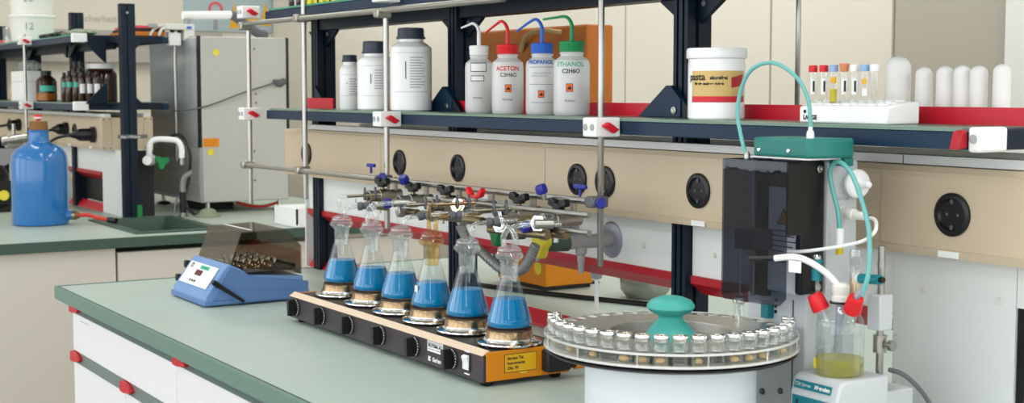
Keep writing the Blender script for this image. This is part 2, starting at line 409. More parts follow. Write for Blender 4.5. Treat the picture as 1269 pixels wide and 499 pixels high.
# ------------------------------------------------------------------ media racks
def post_profile(c, y0=1.595, y1=1.65, w=0.02):
    return [(c-w, y0), (c-w*.55, y0), (c-w*.55, y0+.006), (c-w*.25, y0+.006), (c-w*.25, y0), (c+w*.25, y0), (c+w*.25, y0+.006), (c+w*.55, y0+.006), (c+w*.55, y0), (c+w, y0),
            (c+w, y0+.018), (c+w-.006, y0+.018), (c+w-.006, y0+.026), (c+w, y0+.026), (c+w, y1), (c-w, y1)]
ZL, ZU = 1.322, 1.592       # undersides of the two shelf beams
def rack(label, x0, x1, posts, cat='service rack', end_posts=()):
    t = thing('service_rack', label, cat, ((x0+x1)/2, 1.66, 0.9))
    for c in posts:
        MB().prism(post_profile(c), 'xy', 0.9005, 1.735).build('post', 'navy', t, flat=True)
    for zb, thick in ((ZL, .024), (ZU, .024)):
        for y in (1.47, 1.825):
            MB().box(x0, x1, y, y+.025, zb, zb+thick).build('shelf_beam', 'navy_beam', t, bevel=.0015)
        for xa in (x0, x1-.028):
            MB().box(xa, xa+.028, 1.4955, 1.8245, zb, zb+thick+.004).build('end_beam', 'navy', t, bevel=.0015)
        MB().box(x0+.03, x1-.03, 1.601, 1.648, zb if zb < 1.5 else 1.566, zb+.02).build('centre_beam', 'navy', t, flat=True)
        MB().box(x0+.028, x1-.029, 1.468, 1.852, zb+thick+.0002, zb+thick+.0052).build('shelf_board', 'shelfboard' if zb < 1.5 else 'shelf_teal', t, flat=True)
    return t
def socket_outlet(t, x, r=0.0275, z=1.226, y=1.5605):
    s = MB().lathe([(0, 0), (r*1.12, 0), (r*1.12, .0045), (r*1.02, .0065), (r*.84, .0065), (r*.78, .003), (r*.74, .0018), (0, .0018)], (x, y, z), 40, (0, -1, 0)).build('socket_outlet', 'black', t)
    b = MB()
    for sx in (-.0095, .0095): b.cyl((x+sx, y-.0019, z), (x+sx, y-.0024, z), .0022, n=12)
    for sz in (-1, 1): b.box(x-.002, x+.002, y-.0045, y-.0019, z+sz*r*.66-.003, z+sz*r*.66+.003)
    b.build('contact', 'grey_dark', s)
def channel(t, x0, x1, side=1, m='beige'):
    y = lambda v: v if side == 1 else 3.32-v
    pr = [(1.562, 1.163), (1.558, 1.175), (1.560, 1.1755), (1.560, 1.2835), (1.558, 1.284), (1.562, 1.292), (1.594, 1.292), (1.594, 1.163)]
    MB().prism([(y(a), z) for a, z in pr], 'yz', x0, x1).build('trunking', m, t, flat=True)
    MB().box(x0+.14, x1, min(y(1.568), y(1.594)), max(y(1.568), y(1.594)), 1.2935, 1.3065).build('trunking_cap', 'rail_white', t, flat=True)
def stud(t, x, z, y=1.6095, r=.0055):
    MB().lathe([(0, .004), (r*.6, .0036), (r*.62, .002), (r*.9, .0028), (r, .001), (r, 0), (0, 0)], (x, y, z), 16, (0, -1, 0)).build('screw_head', 'offwhite', t)
def lips(t, x0, x1):
    up = [(1.603, 1.066), (1.603, 1.052), (1.632, 1.030), (1.634, 1.033), (1.609, 1.054), (1.609, 1.066)]
    MB().prism(up, 'yz', x0, x1).build('red_lip', 'red_dark', t, flat=True)
    lo = [(1.605, 0.9005), (1.607, 0.906), (1.628, 0.931), (1.632, 0.929), (1.612, 0.9005)]
    MB().prism(lo, 'yz', x0, x1).build('red_lip', 'red', t, flat=True)
def gusset(t, c, zbase, dirx, up, w=.085, h=.062, y=1.583):
    s = 1 if up else -1
    MB().prism([(c, zbase), (c+dirx*w, zbase), (c+dirx*w, zbase+s*.004), (c+dirx*.004, zbase+s*h), (c, zbase+s*h)], 'xz', y, y+.010).build('gusset', 'navy', t, bevel=.001)

# near rack
POSTS = (-3.575, -2.803, -1.972)
NR = rack('navy service rack standing along the middle of the near bench', -3.62, -1.2015, POSTS)
channel(NR, -3.705, -1.0); channel(NR, -3.705, -1.0, -1)
for x in (-3.552, -2.997, -2.714, -2.243, -2.150, -1.874, -1.320): socket_outlet(NR, x)
for x in (-1.325, -1.873, -2.60): MB().box(x-.018, x+.018, 1.5572, 1.559, 1.1645, 1.1735).build('label_plate', 'white', NR, flat=True)
b = MB()
for x in (-1.454, -2.36, -3.1): b.box(x-.0006, x+.0006, 1.5592, 1.5605, 1.176, 1.283)
b.build('trunking_joint', 'wall_taupe', NR, flat=True)
b = MB(); b.box(-1.4205, -1.4195, 1.567, 1.5685, 1.2935, 1.3065); b.build('cap_joint', 'grey_dark', NR, flat=True)
for a, c in ((-3.655, -2.826), (-2.78, -1.994), (-1.95, -1.470)):
    MB().box(a, c, 1.61, 1.616, 1.063, 1.163).build('back_panel', 'panel_white', NR, flat=True)
    lips(NR, a+.004, c-.002)
    MB().box(a, c, 1.70, 1.706, 1.063, 1.163).build('back_panel', 'panel_white', NR, flat=True)
MB().box(-1.468, -1.246, 1.606, 1.616, 0.9005, 1.163).build('end_panel', 'panel_white', NR, flat=True)
MB().box(-1.2445, -1.228, 1.609, 1.65, 0.9005, 1.10).build('panel_slot', 'black', NR, flat=True)
MB().box(-1.228, -1.02, 1.606, 1.616, 0.9005, 1.163).box(-1.2445, -1.228, 1.606, 1.616, 1.10, 1.163).build('end_panel', 'panel_white', NR, flat=True)
MB().box(-3.662, -3.656, 1.60, 1.66, 0.9005, 1.163).build('panel_edge', 'panel_white', NR, flat=True)
for x, z in ((-2.094, 1.106), (-1.888, 1.108), (-2.70, 1.107), (-3.35, 1.107)): stud(NR, x, z)
for x, z in ((-1.410, 1.106), (-1.274, 1.105), (-1.459, 1.027), (-1.457, .955)): stud(NR, x, z, 1.6055)
for c in POSTS:
    for d in (-1, 1):
        gusset(NR, c+d*.0205, 1.566, d, False, w=.070, h=.046, y=1.620)
for c in POSTS[1:]:
    MB().prism([(c+.016, 1.3515), (c-.108, 1.3515), (c-.101, 1.357), (c-.026, 1.409), (c-.014, 1.409), (c+.016, 1.385)], 'xz', 1.583, 1.594).build('gusset', 'navy_beam', NR, bevel=.001)
    MB().lathe([(0, .003), (.004, .003), (.0045, .002), (.007, .0015), (.007, 0), (0, 0)], (c-.002, 1.5825, 1.364), 16, (0, -1, 0)).build('bolt', 'steel', NR)
    MB().prism([(c+.0205, 1.3515), (c+.06, 1.3515), (c+.0205, 1.385)], 'xz', 1.583, 1.594).build('gusset', 'navy', NR, bevel=.001)
gusset(NR, POSTS[0]+.0205, 1.3515, 1, True)
for c in POSTS:
    for d in (-1, 1): MB().lathe([(0, .0025), (.004, .0025), (.006, .001), (.006, 0), (0, 0)], (c+d*.034, 1.6198, 1.555), 14, (0, -1, 0)).build('bolt', 'grey_dark', NR)
MB().box(-3.60, -3.42, 1.5985-.02, 1.5985-.016, 1.3515, 1.3795).build('shelf_lip', 'red', NR, flat=True)
for a, c in ((-2.781, -1.994), (-1.951, -1.21)): MB().box(a, c, 1.598, 1.602, 1.3515, 1.3765).build('shelf_lip', 'red', NR, flat=True)
MB().box(-3.40, -2.826, 1.598, 1.602, 1.3515, 1.3765).build('shelf_lip', 'red', NR, flat=True)
# corner cap with its red toggle
cap = MB().box(-1.2195, -1.2005, 1.4655, 1.522, 1.3195, 1.3525).build('corner_cap', 'white', NR, bevel=.004, seg=3)
MB().lathe([(0, .001), (.006, .001), (.006, 0), (0, 0)], (-1.210, 1.4652, 1.337), 20, (0, -1, 0)).build('bore', 'grey_plastic', cap)
MB().prism([(1.456, 1.347), (1.4665, 1.349), (1.4685, 1.325), (1.448, 1.323)], 'yz', -1.236, -1.2205).build('toggle', 'red_dark', cap, bevel=.002)
def clamp_block(t, x, z0, w=.020, d0=1.414, knob=True):
    k = MB().box(x-w, x+w, d0, 1.468, z0, z0+.034).build('clamp_block', 'white', t, bevel=.003, seg=3)
    b = MB()
    for sx in (-.010, .010): b.lathe([(0, .0008), (.0062, .0008), (.0062, 0), (0, 0)], (x+sx, d0-.0001, z0+.017), 16, (0, -1, 0))
    b.build('bore', 'grey_plastic', k)
    if knob:
        MB().prism([(1.424, z0+.020), (1.436, z0+.027), (1.460, z0+.013), (1.448, z0+.006)], 'yz', x+w, x+w+.012).build('knob', 'red', k, bevel=.003)
        MB().prism([(1.424, z0+.012), (1.436, z0+.023), (1.446, z0+.019), (1.440, z0+.008)], 'yz', x-w-.014, x-w).build('knob', 'red', k, bevel=.003)
for x in (-3.668, -2.832, -2.0): clamp_block(NR, x, 1.3185)
for x in (-3.668, -2.832): clamp_block(NR, x, 1.598)

# far rack
FP = (-5.405, -6.14, -6.9, -7.65)
FR = rack('navy service rack on the far bench behind the blue carboy', -7.95, -5.605, FP[1:])
MB().prism(post_profile(FP[0]), 'xy', 0.9005, 1.735).build('post', 'navy', FR, flat=True)
MB().lathe([(0, .003), (.004, .003), (.006, 0), (0, 0)], (FP[0]+.02, 1.62, 1.70), 12, (1, 0, 0)).build('bolt', 'steel', FR)
for zb, up in ((1.3465, True), (ZU, False)):
    for d in (-1, 1):
        y0 = 1.5945 if d < 0 else 1.6505; s = 1 if up else -1
        MB().prism([(y0, zb), (y0+d*.085, zb), (y0+d*.082, zb+s*.006), (y0+d*.004, zb+s*.082), (y0, zb+s*.082)], 'yz', -5.604, -5.592).build('gusset', 'navy', FR, bevel=.001)
for zb in (ZL, ZU): MB().box(-5.605, -5.426, 1.605, 1.645, zb, zb+.024).build('centre_beam', 'navy', FR, flat=True)
for zb in (ZL, ZU):
    MB().box(-5.625, -5.597, 1.464, 1.522, zb-.002, zb+.034).build('corner_cap', 'white', FR, bevel=.004, seg=3)
    for c in FP[1:]:
        for d in (-1, 1): gusset(FR, c+d*.0205, zb-.0005, d, False, w=.11, h=.05)
channel(FR, -7.95, -5.55); channel(FR, -7.95, -5.55, -1)
for y0, y1 in ((1.5575, 1.5955), (1.7245, 1.7625)):
    ep = MB().box(-5.5495, -5.546, y0, y1, 1.161, 1.294).build('end_plate', 'beige', FR, bevel=.001)
    b = MB()
    for yy in (y0+.007, y1-.007):
        for zz in (1.17, 1.285): b.cyl((-5.546, yy, zz), (-5.5445, yy, zz), .003, n=10)
    b.build('screw', 'grey_dark', ep)
MB().box(-5.5498, -5.546, 1.5965, 1.7235, 1.163, 1.292).build('end_plate', 'beige', FR, flat=True)
MB().box(-5.384, -5.382, 1.573, 1.688, 1.213, 1.228).build('name_strip', 'grey_dark', FR, flat=True)
text('Gas / Wasser', .0145, 'white', FR, 'strip_lettering', on_plane((-5.3815, 1.622, 1.220), (0, 1, 0), (0, 0, 1)))
MB().box(-5.742, -5.46, 1.61, 1.616, 0.9005, 1.163).build('back_panel', 'panel_white', FR, flat=True)
MB().box(-5.4595, -5.456, 1.652, 1.735, 0.9005, 1.163).build('black_sheet', 'black_soft', FR, flat=True)  # thin black sheet filling the dark area beside the end post
MB().box(-6.9, -6.276, 1.61, 1.616, 0.9005, 1.163).build('back_panel', 'panel_white', FR, flat=True)
MB().box(-6.275, -5.743, 1.61, 1.616, 1.064, 1.163).build('back_panel', 'panel_white', FR, flat=True)
MB().box(-6.275, -5.743, 1.645, 1.65, 0.932, 1.163).build('back_panel', 'black_soft', FR, flat=True)
lips(FR, -6.272, -5.745)
for x in (-7.179, -6.45, -5.96): socket_outlet(FR, x, z=1.23)
for x in (-6.5, -6.05, -5.72): MB().box(x-.02, x+.02, 1.5572, 1.559, 1.1645, 1.1735).build('label_plate', 'white', FR, flat=True)
for zb in (1.3185, 1.598): clamp_block(FR, -6.30, zb)
# ------------------------------------------------------------------ lattice rods
def rod(x, y, z0, z1, label, r=.0062, name='support_rod', grp=None):
    o = MB().lathe([(0, z0), (r*.8, z0), (r, z0+.0015), (r, z1-.0015), (r*.8, z1), (0, z1)], (x, y, 0), 20).build(name, 'steel', loc=(x, y, z0))
    return tag(o, label, 'rod')
rod(-3.668, 1.44, 1.084, 1.572, 'upright steel rod clamped to the far left end of the near rack', .0068)
rod(-3.29, 1.44, 1.122, 1.76, 'upright steel rod just left of the first rack post, in front of the socket', .0068)
rod(-2.832, 1.44, 1.085, 1.572, 'upright steel rod passing in front of the white chemical bottles', .0066)
rod(-2.0, 1.44, 1.088, 1.72, 'long upright steel rod just right of the green-capped wash bottle', .0056)
rod(-6.30, 1.44, 1.14, 1.645, 'upright steel rod on the far rack behind the blue carboy', .0068)
rod(-5.62, 1.885, 1.107, 1.66, 'upright steel rod hanging at the end of the far rack before the grey cabinet', .0065)
rod(-1.886, 1.80, 1.352, 1.76, 'dark upright rod on the rear of the near rack behind the looping teal tube', .0048)
def hrod(p0, p1, r, label):
    o = MB().cyl(p0, p1, r, n=20).build('cross_rod', 'steel'); return tag(o, label, 'rod')
hrod((-3.675, 1.4245, 1.194), (-1.985, 1.4245, 1.2035), .0063, 'long steel cross rod running behind the flask tubes')
hrod((-3.69, 1.424, 1.5825), (-2.30, 1.424, 1.5765), .0066, 'steel cross rod along the underside of the top shelf')
hrod((-2.56, 1.392, 1.174), (-1.966, 1.392, 1.184), .0052, 'thin steel rod ending beside the yellow tap, upper of the two')
hrod((-2.56, 1.392, 1.143), (-1.966, 1.392, 1.153), .0050, 'thin steel rod ending beside the yellow tap, lower of the two')
def boss(c, label, knobs, m='grey_dark'):
    t = thing('boss_head', label, 'clamp', c)
    x, y, z = c
    MB().box(x-.0115, x+.0115, y-.024, y+.012, z-.010, z+.010).build('body', m, t, bevel=.003)
    MB().cyl((x-.016, y-.0135, z), (x+.016, y-.0135, z), .0095, n=14).build('jaw', m, t)
    for ax, mm in knobs:
        a = V(ax); p = V((x, y-.006, z))+a*.016
        k = MB().cyl(p, p+a*.014, .0035, n=10).lathe([(0, .012), (.009, .012), (.0105, .016), (.0105, .022), (.008, .026), (0, .026)], p, 12, a, flutes=1, fdepth=.14).build('clamp_knob', mm, t)
    return t
boss((-2.0, 1.438, 1.2035), 'boss head with blue knobs where the cross rod meets the rod by the yellow tap', [((.9, -.4, 0), 'blue_knob')])
b = boss((-2.832, 1.438, 1.1985), 'boss head with blue knobs on the rod above the first flasks', [((.8, -.5, 0.2), 'blue_knob')])
for t_, x in ((bpy.data.objects['boss_head'], -2.0), (b, -2.832)):
    MB().cyl((x-.02, 1.41, 1.212), (x-.02, 1.41, 1.228), .003, n=10).box(x-.038, x-.002, 1.406, 1.414, 1.226, 1.234).build('wing_screw', 'blue_knob', t_, bevel=.002)
boss((-3.29, 1.438, 1.197), 'plain grey boss head on the rod beside the first rack post', [], 'dull_metal')
boss((-3.29, 1.438, 1.582), 'plain grey boss head under the top shelf at the left', [], 'dull_metal')
boss((-3.668, 1.438, 1.194), 'plain grey boss head at the far left end of the long cross rod', [], 'dull_metal')
boss((-3.668, 1.438, 1.5755), 'plain grey boss head at the left end of the top cross rod', [], 'dull_metal')
boss((-2.832, 1.438, 1.573), 'grey boss head where the top cross rod meets the rod above the white bottles', [], 'dull_metal')

defm('ink_print', (176, 178, 184), 0.7)
# ------------------------------------------------------------------ white chemical bottles
def round_bottle(c, r, h, sh, neck_r, cap_h, cap_r, label, prefix='reagent_bottle', capm='cap_navy', bodym='white_gloss', collar=True):
    x, y, z = c; t = thing(prefix, label, 'bottle', c)
    zn = h-cap_h
    MB().lathe([(0, 0), (r*.9, 0), (r, .004), (r, sh), (r*.985, sh+.006), (neck_r*1.25, zn-.006), (neck_r, zn-.002), (neck_r, zn+.004), (0, zn+.004)], c, 40).build('body', bodym, t)
    MB().lathe([(0, zn+.0045), (cap_r*1.08, zn+.0045), (cap_r*1.08, zn+.009) if collar else (cap_r, zn+.009), (cap_r, zn+.0095), (cap_r*.97, h-.002), (cap_r*.9, h), (0, h)], c, 60, flutes=1, fdepth=.015).build('screw_cap', capm, t)
    return t
def chem_label(t, c, r, h0, h1, w, lines, stripe=None):
    a = toward(c[0], c[1]); x, y, z = c
    b = MB()
    rnd = random.Random(int(h1*10000))
    yy = h1-.012
    for k in range(lines):
        ln = w*(.30+.16*rnd.random()); a1 = a+.12+(ln/2-w*.1)/r
        cyl = cyl_patch((x, y, z), r+.0006, a1, ln, yy, yy+.0022)
        me = bpy.data.meshes.new('q'); cyl.b.to_mesh(me); b.b.from_mesh(me); bpy.data.meshes.remove(me); cyl.b.free()
        yy -= .0062
    for zz in (h1, h0):
        cyl = cyl_patch((x, y, z), r+.0006, a, w, zz, zz+.0009)
        me = bpy.data.meshes.new('q'); cyl.b.to_mesh(me); b.b.from_mesh(me); bpy.data.meshes.remove(me); cyl.b.free()
    b.build('label_print', 'ink_print', t, flat=True)
    v = cyl_patch((x, y, z), r+.0006, a-.25, .0022, h0+.03, h1-.02); v.build('side_print', 'ink', t, flat=True)
c1 = (-3.222, 1.535, 1.3515); t = round_bottle(c1, .027, .138, .094, .0175, .022, .0185, 'smallest white chemical bottle, left end of the bottle row'); chem_label(t, c1, .027, .035, .088, .05, 7)
c2 = (-3.076, 1.535, 1.3515); t = round_bottle(c2, .045, .168, .115, .030, .034, .0315, 'middle white chemical bottle with slate cap, partly behind the steel rod'); chem_label(t, c2, .045, .035, .108, .085, 8)
c3 = (-2.882, 1.530, 1.3515); t = round_bottle(c3, .0485, .193, .142, .029, .030, .0315, 'largest white chemical bottle with dark cap, right of the steel rod'); chem_label(t, c3, .0485, .045, .135, .09, 12)

# ------------------------------------------------------------------ wash bottles
def wash_bottle(c, r, h, capm, label, reach, tip_drop, words, sx=None):
    x, y, z = c; t = thing('wash_bottle', label, 'wash bottle', c)
    MB().lathe([(0, 0), (r*.88, 0), (r*.97, .003), (r, .009), (r, h-.040), (r*.95, h-.031), (r*.68, h-.024), (r*.62, h-.022), (r*.62, h-.019), (r*.68, h-.018), (r*.68, h-.016), (r*.58, h-.014), (r*.58, h-.004)], c, 44).build('body', 'hdpe', t)
    MB().lathe([(0, .0015), (r*.85, .0015), (r*.93, .008), (r*.93, h*.42), (0, h*.42)], c, 36).build('solvent', 'solvent', t)
    MB().lathe([(0, h-.014), (r*.66, h-.014), (r*.68, h-.012), (r*.68, h-.002), (r*.70, h-.001), (r*.70, h+.004), (r*.64, h+.006), (0, h+.006)], c, 56, flutes=1, fdepth=.04).build('screw_cap', capm, t)
    # spout leans towards the far end of the bench
    top = z+h+.054
    d = V((-1, -.12, 0)).normalized(); p = V((x, y, 0))
    pts = [V((x, y, z+h+.005)), V((x, y, z+h+.03)), V((x, y, top-.018)), p+d*.008+V((0, 0, top-.006)), p+d*.022+V((0, 0, top)), p+d*(reach*.55)+V((0, 0, top-tip_drop*.3)), p+d*reach+V((0, 0, top-tip_drop))]
    MB().tube(pts, .0046, 12, 8, r1=.0022).build('spout', capm, t)
    MB().tube([(x, y, z+h-.012), (x, y, z+.012)], .002, 8).build('dip_tube', 'white', t)
    a = toward(x, y)
    for w in words:
        if w[0] == 't': text(w[1], w[2], w[3], t, 'lettering', on_cyl((x, y, z+w[4]), r+.0005, a+(w[5] if len(w) > 5 else 0)), bold=w[6] if len(w) > 6 else .0)
        if w[0] == 'box':
            cyl_patch((x, y, z), r+.0004, a+w[4], w[1], w[2], w[3]).build('label_border', 'ink', t, flat=True)
            cyl_patch((x, y, z), r+.0008, a+w[4], w[1]-.003, w[2]+.0015, w[3]-.0015).build('label', 'label_white', t, flat=True)
        if w[0] == 'line': cyl_patch((x, y, z), r+.0004, a, w[1], w[2], w[2]+.0012).build('label_line', 'ink_soft', t, flat=True)
        if w[0] == 'haz':
            a2 = a+w[2]; s = w[1]
            cyl_patch((x, y, z), r+.0004, a2, s+.002, w[3]-.001, w[3]+s*1.2+.001).build('hazard_border', 'ink', t, flat=True)
            cyl_patch((x, y, z), r+.0007, a2, s, w[3], w[3]+s*1.2).build('hazard_label', 'hazard', t, flat=True)
            fn = on_cyl((x, y, z+w[3]+s*.28), r+.0011, a2); q = s
            fl = [(-.30, .0), (-.36, .2), (-.2, .42), (-.12, .36), (-.02, .72), (.12, .45), (.2, .5), (.36, .2), (.28, .0)]
            MB().poly([fn(u*q, v*q) for u, v in fl]).build('flame_symbol', 'ink', t, flat=True)
    return t
defm('solvent', (226, 222, 224), 0.2, var=0.02, trans=0.6, ior=1.15)
wash_bottle((-2.572, 1.53, 1.3515), .0300, .138, 'white', 'white-capped wash bottle with a handwritten label, first of the four', .062, .008,
            [('box', .036, .088, .107, -.05), ('box', .030, .068, .080, -.12), ('t', 'Wasser', .009, 'ink_soft', .098, -.1), ('t', 'Rotilabo', .006, 'ink', .033, -.08)])
wash_bottle((-2.456, 1.53, 1.3515), .0328, .1375, 'red_plastic', 'red-capped wash bottle lettered ACETON', .072, .021,
            [('t', 'ACETON', .0125, 'ink_red', .093, 0, .0003), ('t', 'C3H6O', .011, 'ink', .080, .05, .0002), ('haz', .0115, .03, .046), ('t', 'Rotilabo', .006, 'ink', .030)])
wash_bottle((-2.334, 1.535, 1.3515), .0325, .1365, 'blue_plastic', 'blue-capped wash bottle with PROPANOL in blue letters', .080, .022,
            [('t', 'PROPANOL', .0105, 'ink_blue', .104, -.1, .0004), ('line', .056, .094), ('t', 'Isopropylalkohol', .0055, 'ink_soft', .083), ('t', 'CH3CHOHCH3', .005, 'ink_soft', .077, -.2), ('line', .056, .060), ('haz', .0105, -.05, .035), ('line', .05, .024)])
wash_bottle((-2.222, 1.53, 1.3515), .0350, .137, 'green_plastic', 'green-capped wash bottle lettered ETHANOL, nearest the steel rod', .085, .003,
            [('t', 'ETHANOL', .0125, 'ink_green', .098, -.1, .0003), ('t', 'C2H6O', .011, 'ink', .085, -.05, .0003), ('haz', .0115, -.12, .047), ('t', 'Rotilabo', .006, 'ink', .029, -.1)])

# ------------------------------------------------------------------ paste jar
pj = (-1.798, 1.532, 1.3515); pr_ = .0475
t = thing('paste_jar', 'white screw-lid jar with a gold and red label', 'jar', pj); x, y, z = pj
MB().lathe([(0, 0), (pr_*.95, 0), (pr_, .003), (pr_, .092), (pr_*.985, .096), (pr_*.985, .101), (0, .101)], pj, 56).build('body', 'white_gloss', t)
MB().lathe([(0, .1015), (pr_*1.05, .1015), (pr_*1.065, .1035), (pr_*1.06, .115), (pr_*1.03, .1185), (0, .1185)], pj, 120, flutes=1, fdepth=.014).build('screw_lid', 'white_gloss', t)
a = toward(x, y)
cyl_patch((x, y, z), pr_+.0005, a+.12, .105, .038, .081, n=30).build('label', 'label_gold', t, flat=True)
cyl_patch((x, y, z), pr_+.0008, a+.12, .105, .029, .039, n=30).build('label_band', 'red', t, flat=True)
text('pasta', .0165, 'ink', t, 'lettering', on_cyl((x, y, z+.0705), pr_+.001, a-.74), bold=.0004)
text('säurefrei', .0085, 'ink', t, 'lettering', on_cyl((x, y, z+.0692), pr_+.001, a+.08), bold=.0003)
text('für die saubere Arbeit', .0058, 'ink', t, 'lettering', on_cyl((x, y, z+.0595), pr_+.001, a-.28), bold=.0003)
for k in range(4): text('mmm mm mmmm mm mmm mmmm'.replace('m', '-'), .005, 'ink_soft', t, 'small_print', on_cyl((x, y, z+.0545-.004*k), pr_+.001, a-.3))
fn = on_cyl((x, y, z+.063), pr_+.0011, a+.80)
b = MB()
for k in range(8):
    u0, u1 = -.013+.00325*k, -.013+.00325*(k+1); lo = lambda u: -.008+.18*u; hi = lambda u: .0095+.22*u
    b.poly([fn(u0, lo(u0)), fn(u1, lo(u1)), fn(u1, hi(u1)), fn(u0, hi(u0))])
b.build('red_square', 'red_dark', t, flat=True)

# ------------------------------------------------------------------ test tube rack
t = thing('tube_rack', 'white moulded test tube rack with black lettering on the shelf', 'rack', (-1.48, 1.532, 1.3515))
A = (-1.566, 1.482); B_ = (-1.388, 1.582)
b = MB(); xa, xb, ya, yb = -1.560, -1.384, 1.493, 1.560
b.prism([(ya, 1.3515), (ya, 1.375), (ya+.006, 1.378), (yb-.02, 1.384), (yb, 1.384), (yb, 1.3515)], 'yz', xa, xb)
TR = b.build('body', 'white_gloss', t, bevel=.003)
# recessed wells shown as raised rings on the sloping top
def rack_z(yy): return 1.378+(yy-ya-.006)/(yb-.02-ya-.006)*.006
well = MB()
for i in range(9):
    for j, yy in enumerate((1.507, 1.524, 1.541)):
        well.lathe([(.0072, -.0005), (.0072, .0016), (.0082, .0016), (.0086, -.0005)], (xa+.014+i*.0175, yy, rack_z(yy)), 20)
well.build('well_ring', 'white', t)
text('LANGE', .009, 'ink', t, 'lettering', on_plane((-1.536, ya-.0006, 1.3595), (1, 0, 0), (0, 0, 1)), bold=.0005)
MB().lathe([(0, .0005), (.0028, .0005), (.0028, 0), (0, 0)], (-1.547, ya-.0004, 1.3685), 14, (0, -1, 0)).build('emblem', 'ink', t)
caps = [('red_plastic', 'red-capped test tube, leftmost in the white rack'), ('red_plastic', 'red-capped test tube, second from the left in the white rack'), ('blue_pale', 'blue-capped test tube filled with yellow liquid'),
        ('orange_cap', 'test tube with a flat orange stopper in the white rack'), ('white', 'white-capped test tube between the orange and blue capped tubes'), ('blue_pale', 'blue-capped clear test tube in the white rack'), ('white', 'white-capped test tube, rightmost in the white rack')]
txs = [-1.590, -1.567, -1.546, -1.524, -1.503, -1.482, -1.463]
for i, ((cm, lb), ux) in enumerate(zip(caps, txs)):
    # measured on the y = 1.55 plane, set back to y = 1.535 along the sight line
    X = ux*(1.508/1.55); Y = 1.508; zb = rack_z(Y)+.0008
    t = thing('test_tube', lb, 'test tube', (X, Y, zb), 'cuvette tubes in the white rack'); c = (X, Y, zb)
    MB().lathe([(0, 0), (.0045, .0005), (.0058, .003), (.0058, .048), (.0058, .050)], c, 20).build('glass_tube', 'glass', t)
    if cm == 'orange_cap': MB().lathe([(0, .047), (.0058, .0475), (.0068, .056), (.0075, .0565), (.0075, .0595), (0, .0595)], c, 24).build('stopper', cm, t)
    else: MB().lathe([(0, .0475), (.0066, .0475), (.0068, .049), (.0068, .056), (.006, .0575), (0, .0575)], c, 30, flutes=1, fdepth=.04).build('screw_cap', cm, t)
    a = toward(X, Y)
    if i == 2:
        MB().lathe([(0, .001), (.005, .003), (.005, .022), (0, .022)], c, 18).build('yellow_contents', 'yellow_tube', t)
        cyl_patch(c, .0061, a, .009, .031, .040).build('label', 'label_yellow', t, flat=True)
    elif i == 5:
        cyl_patch(c, .0061, a-.1, .006, .029, .037).build('label', 'label_yellow', t, flat=True)
        cyl_patch(c, .0061, a, .008, .012, .023).build('label', 'label_white', t, flat=True)
    elif i != 6:
        cyl_patch(c, .0061, a, .0085, .014, .038).build('label', 'label_white', t, flat=True)
        cyl_patch(c, .0064, a+.2, .003, .018, .034).build('label_print', 'ink', t, flat=True)
# ------------------------------------------------------------------ white thimbles on the rear half of the shelf
th = [(-1.518, .0196, .102, 'largest white ceramic thimble, directly behind the tube rack'), (-1.4705, .0130, .0845, 'narrow white thimble standing beside the largest thimble'), (-1.4300, .0133, .0855, 'narrow white thimble, second of the five narrow ones'),
      (-1.3980, .0130, .086, 'narrow white thimble in the middle of the five narrow ones'), (-1.3680, .0131, .085, 'narrow white thimble, fourth of the five narrow ones'), (-1.3270, .0128, .0865, 'narrow white thimble standing apart at the right end of the shelf')]
for X, r, h, lb in th:
    c = (X, 1.66 if r > .018 else 1.665, 1.3515)
    prof = [(0, 0), (r*.97, 0), (r, .002), (r*.98, h-r*.9)]+[(r*.98*math.cos(q), h-r*.9+r*.9*math.sin(q)) for q in (.3, .6, .9, 1.2, 1.4)]+[(0, h)]
    tag(MB().lathe(prof, c, 36).build('ceramic_thimble', 'ceramic', loc=c), lb, 'thimble', 'white thimbles on the shelf')

# ------------------------------------------------------------------ bottles on the top shelf of the near rack
tb = [(-3.545, 'amber', 'amber bottle at the left end of the top shelf', .02), (-3.50, 'amber', 'amber bottle next to the yellow packs on the top shelf', .018), (-3.42, 'yellow', 'yellow pack standing left on the top shelf', .03),
      (-3.345, 'yellow', 'yellow pack between two others on the top shelf', .03), (-3.27, 'yellow', 'yellow pack standing right on the top shelf', .03), (-3.12, 'green_plastic', 'green bottle on the top shelf', .03), (-3.03, 'yellow', 'yellow bottle at the right on the top shelf', .028)]
for X, m, lb, r in tb:
    c = (X, 1.53, 1.6215)
    t = thing('reagent_bottle' if m != 'yellow' or r < .03 else 'reagent_pack', lb, 'bottle' if m != 'yellow' or r < .03 else 'pack', c)
    if m == 'yellow' and r == .03:
        MB().box(X-.028, X+.028, 1.505, 1.56, 1.6215, 1.73).build('carton', m, t, bevel=.002)
        MB().box(X-.004, X+.004, 1.5035, 1.505, 1.623, 1.71).build('printed_band', 'ink', t, flat=True)
    else:
        MB().lathe([(0, 0), (r*.92, 0), (r, .003), (r, .075), (r*.45, .095), (r*.45, .11), (0, .11)], c, 28).build('body', m, t)
        MB().lathe([(0, .1105), (r*.55, .1105), (r*.55, .13), (0, .13)], c, 28).build('screw_cap', 'black', t)
        if m == 'amber': cyl_patch(c, r+.0005, toward(X, 1.53)+.3, r*1.1, .006, .05).build('label', 'label_white', t, flat=True)
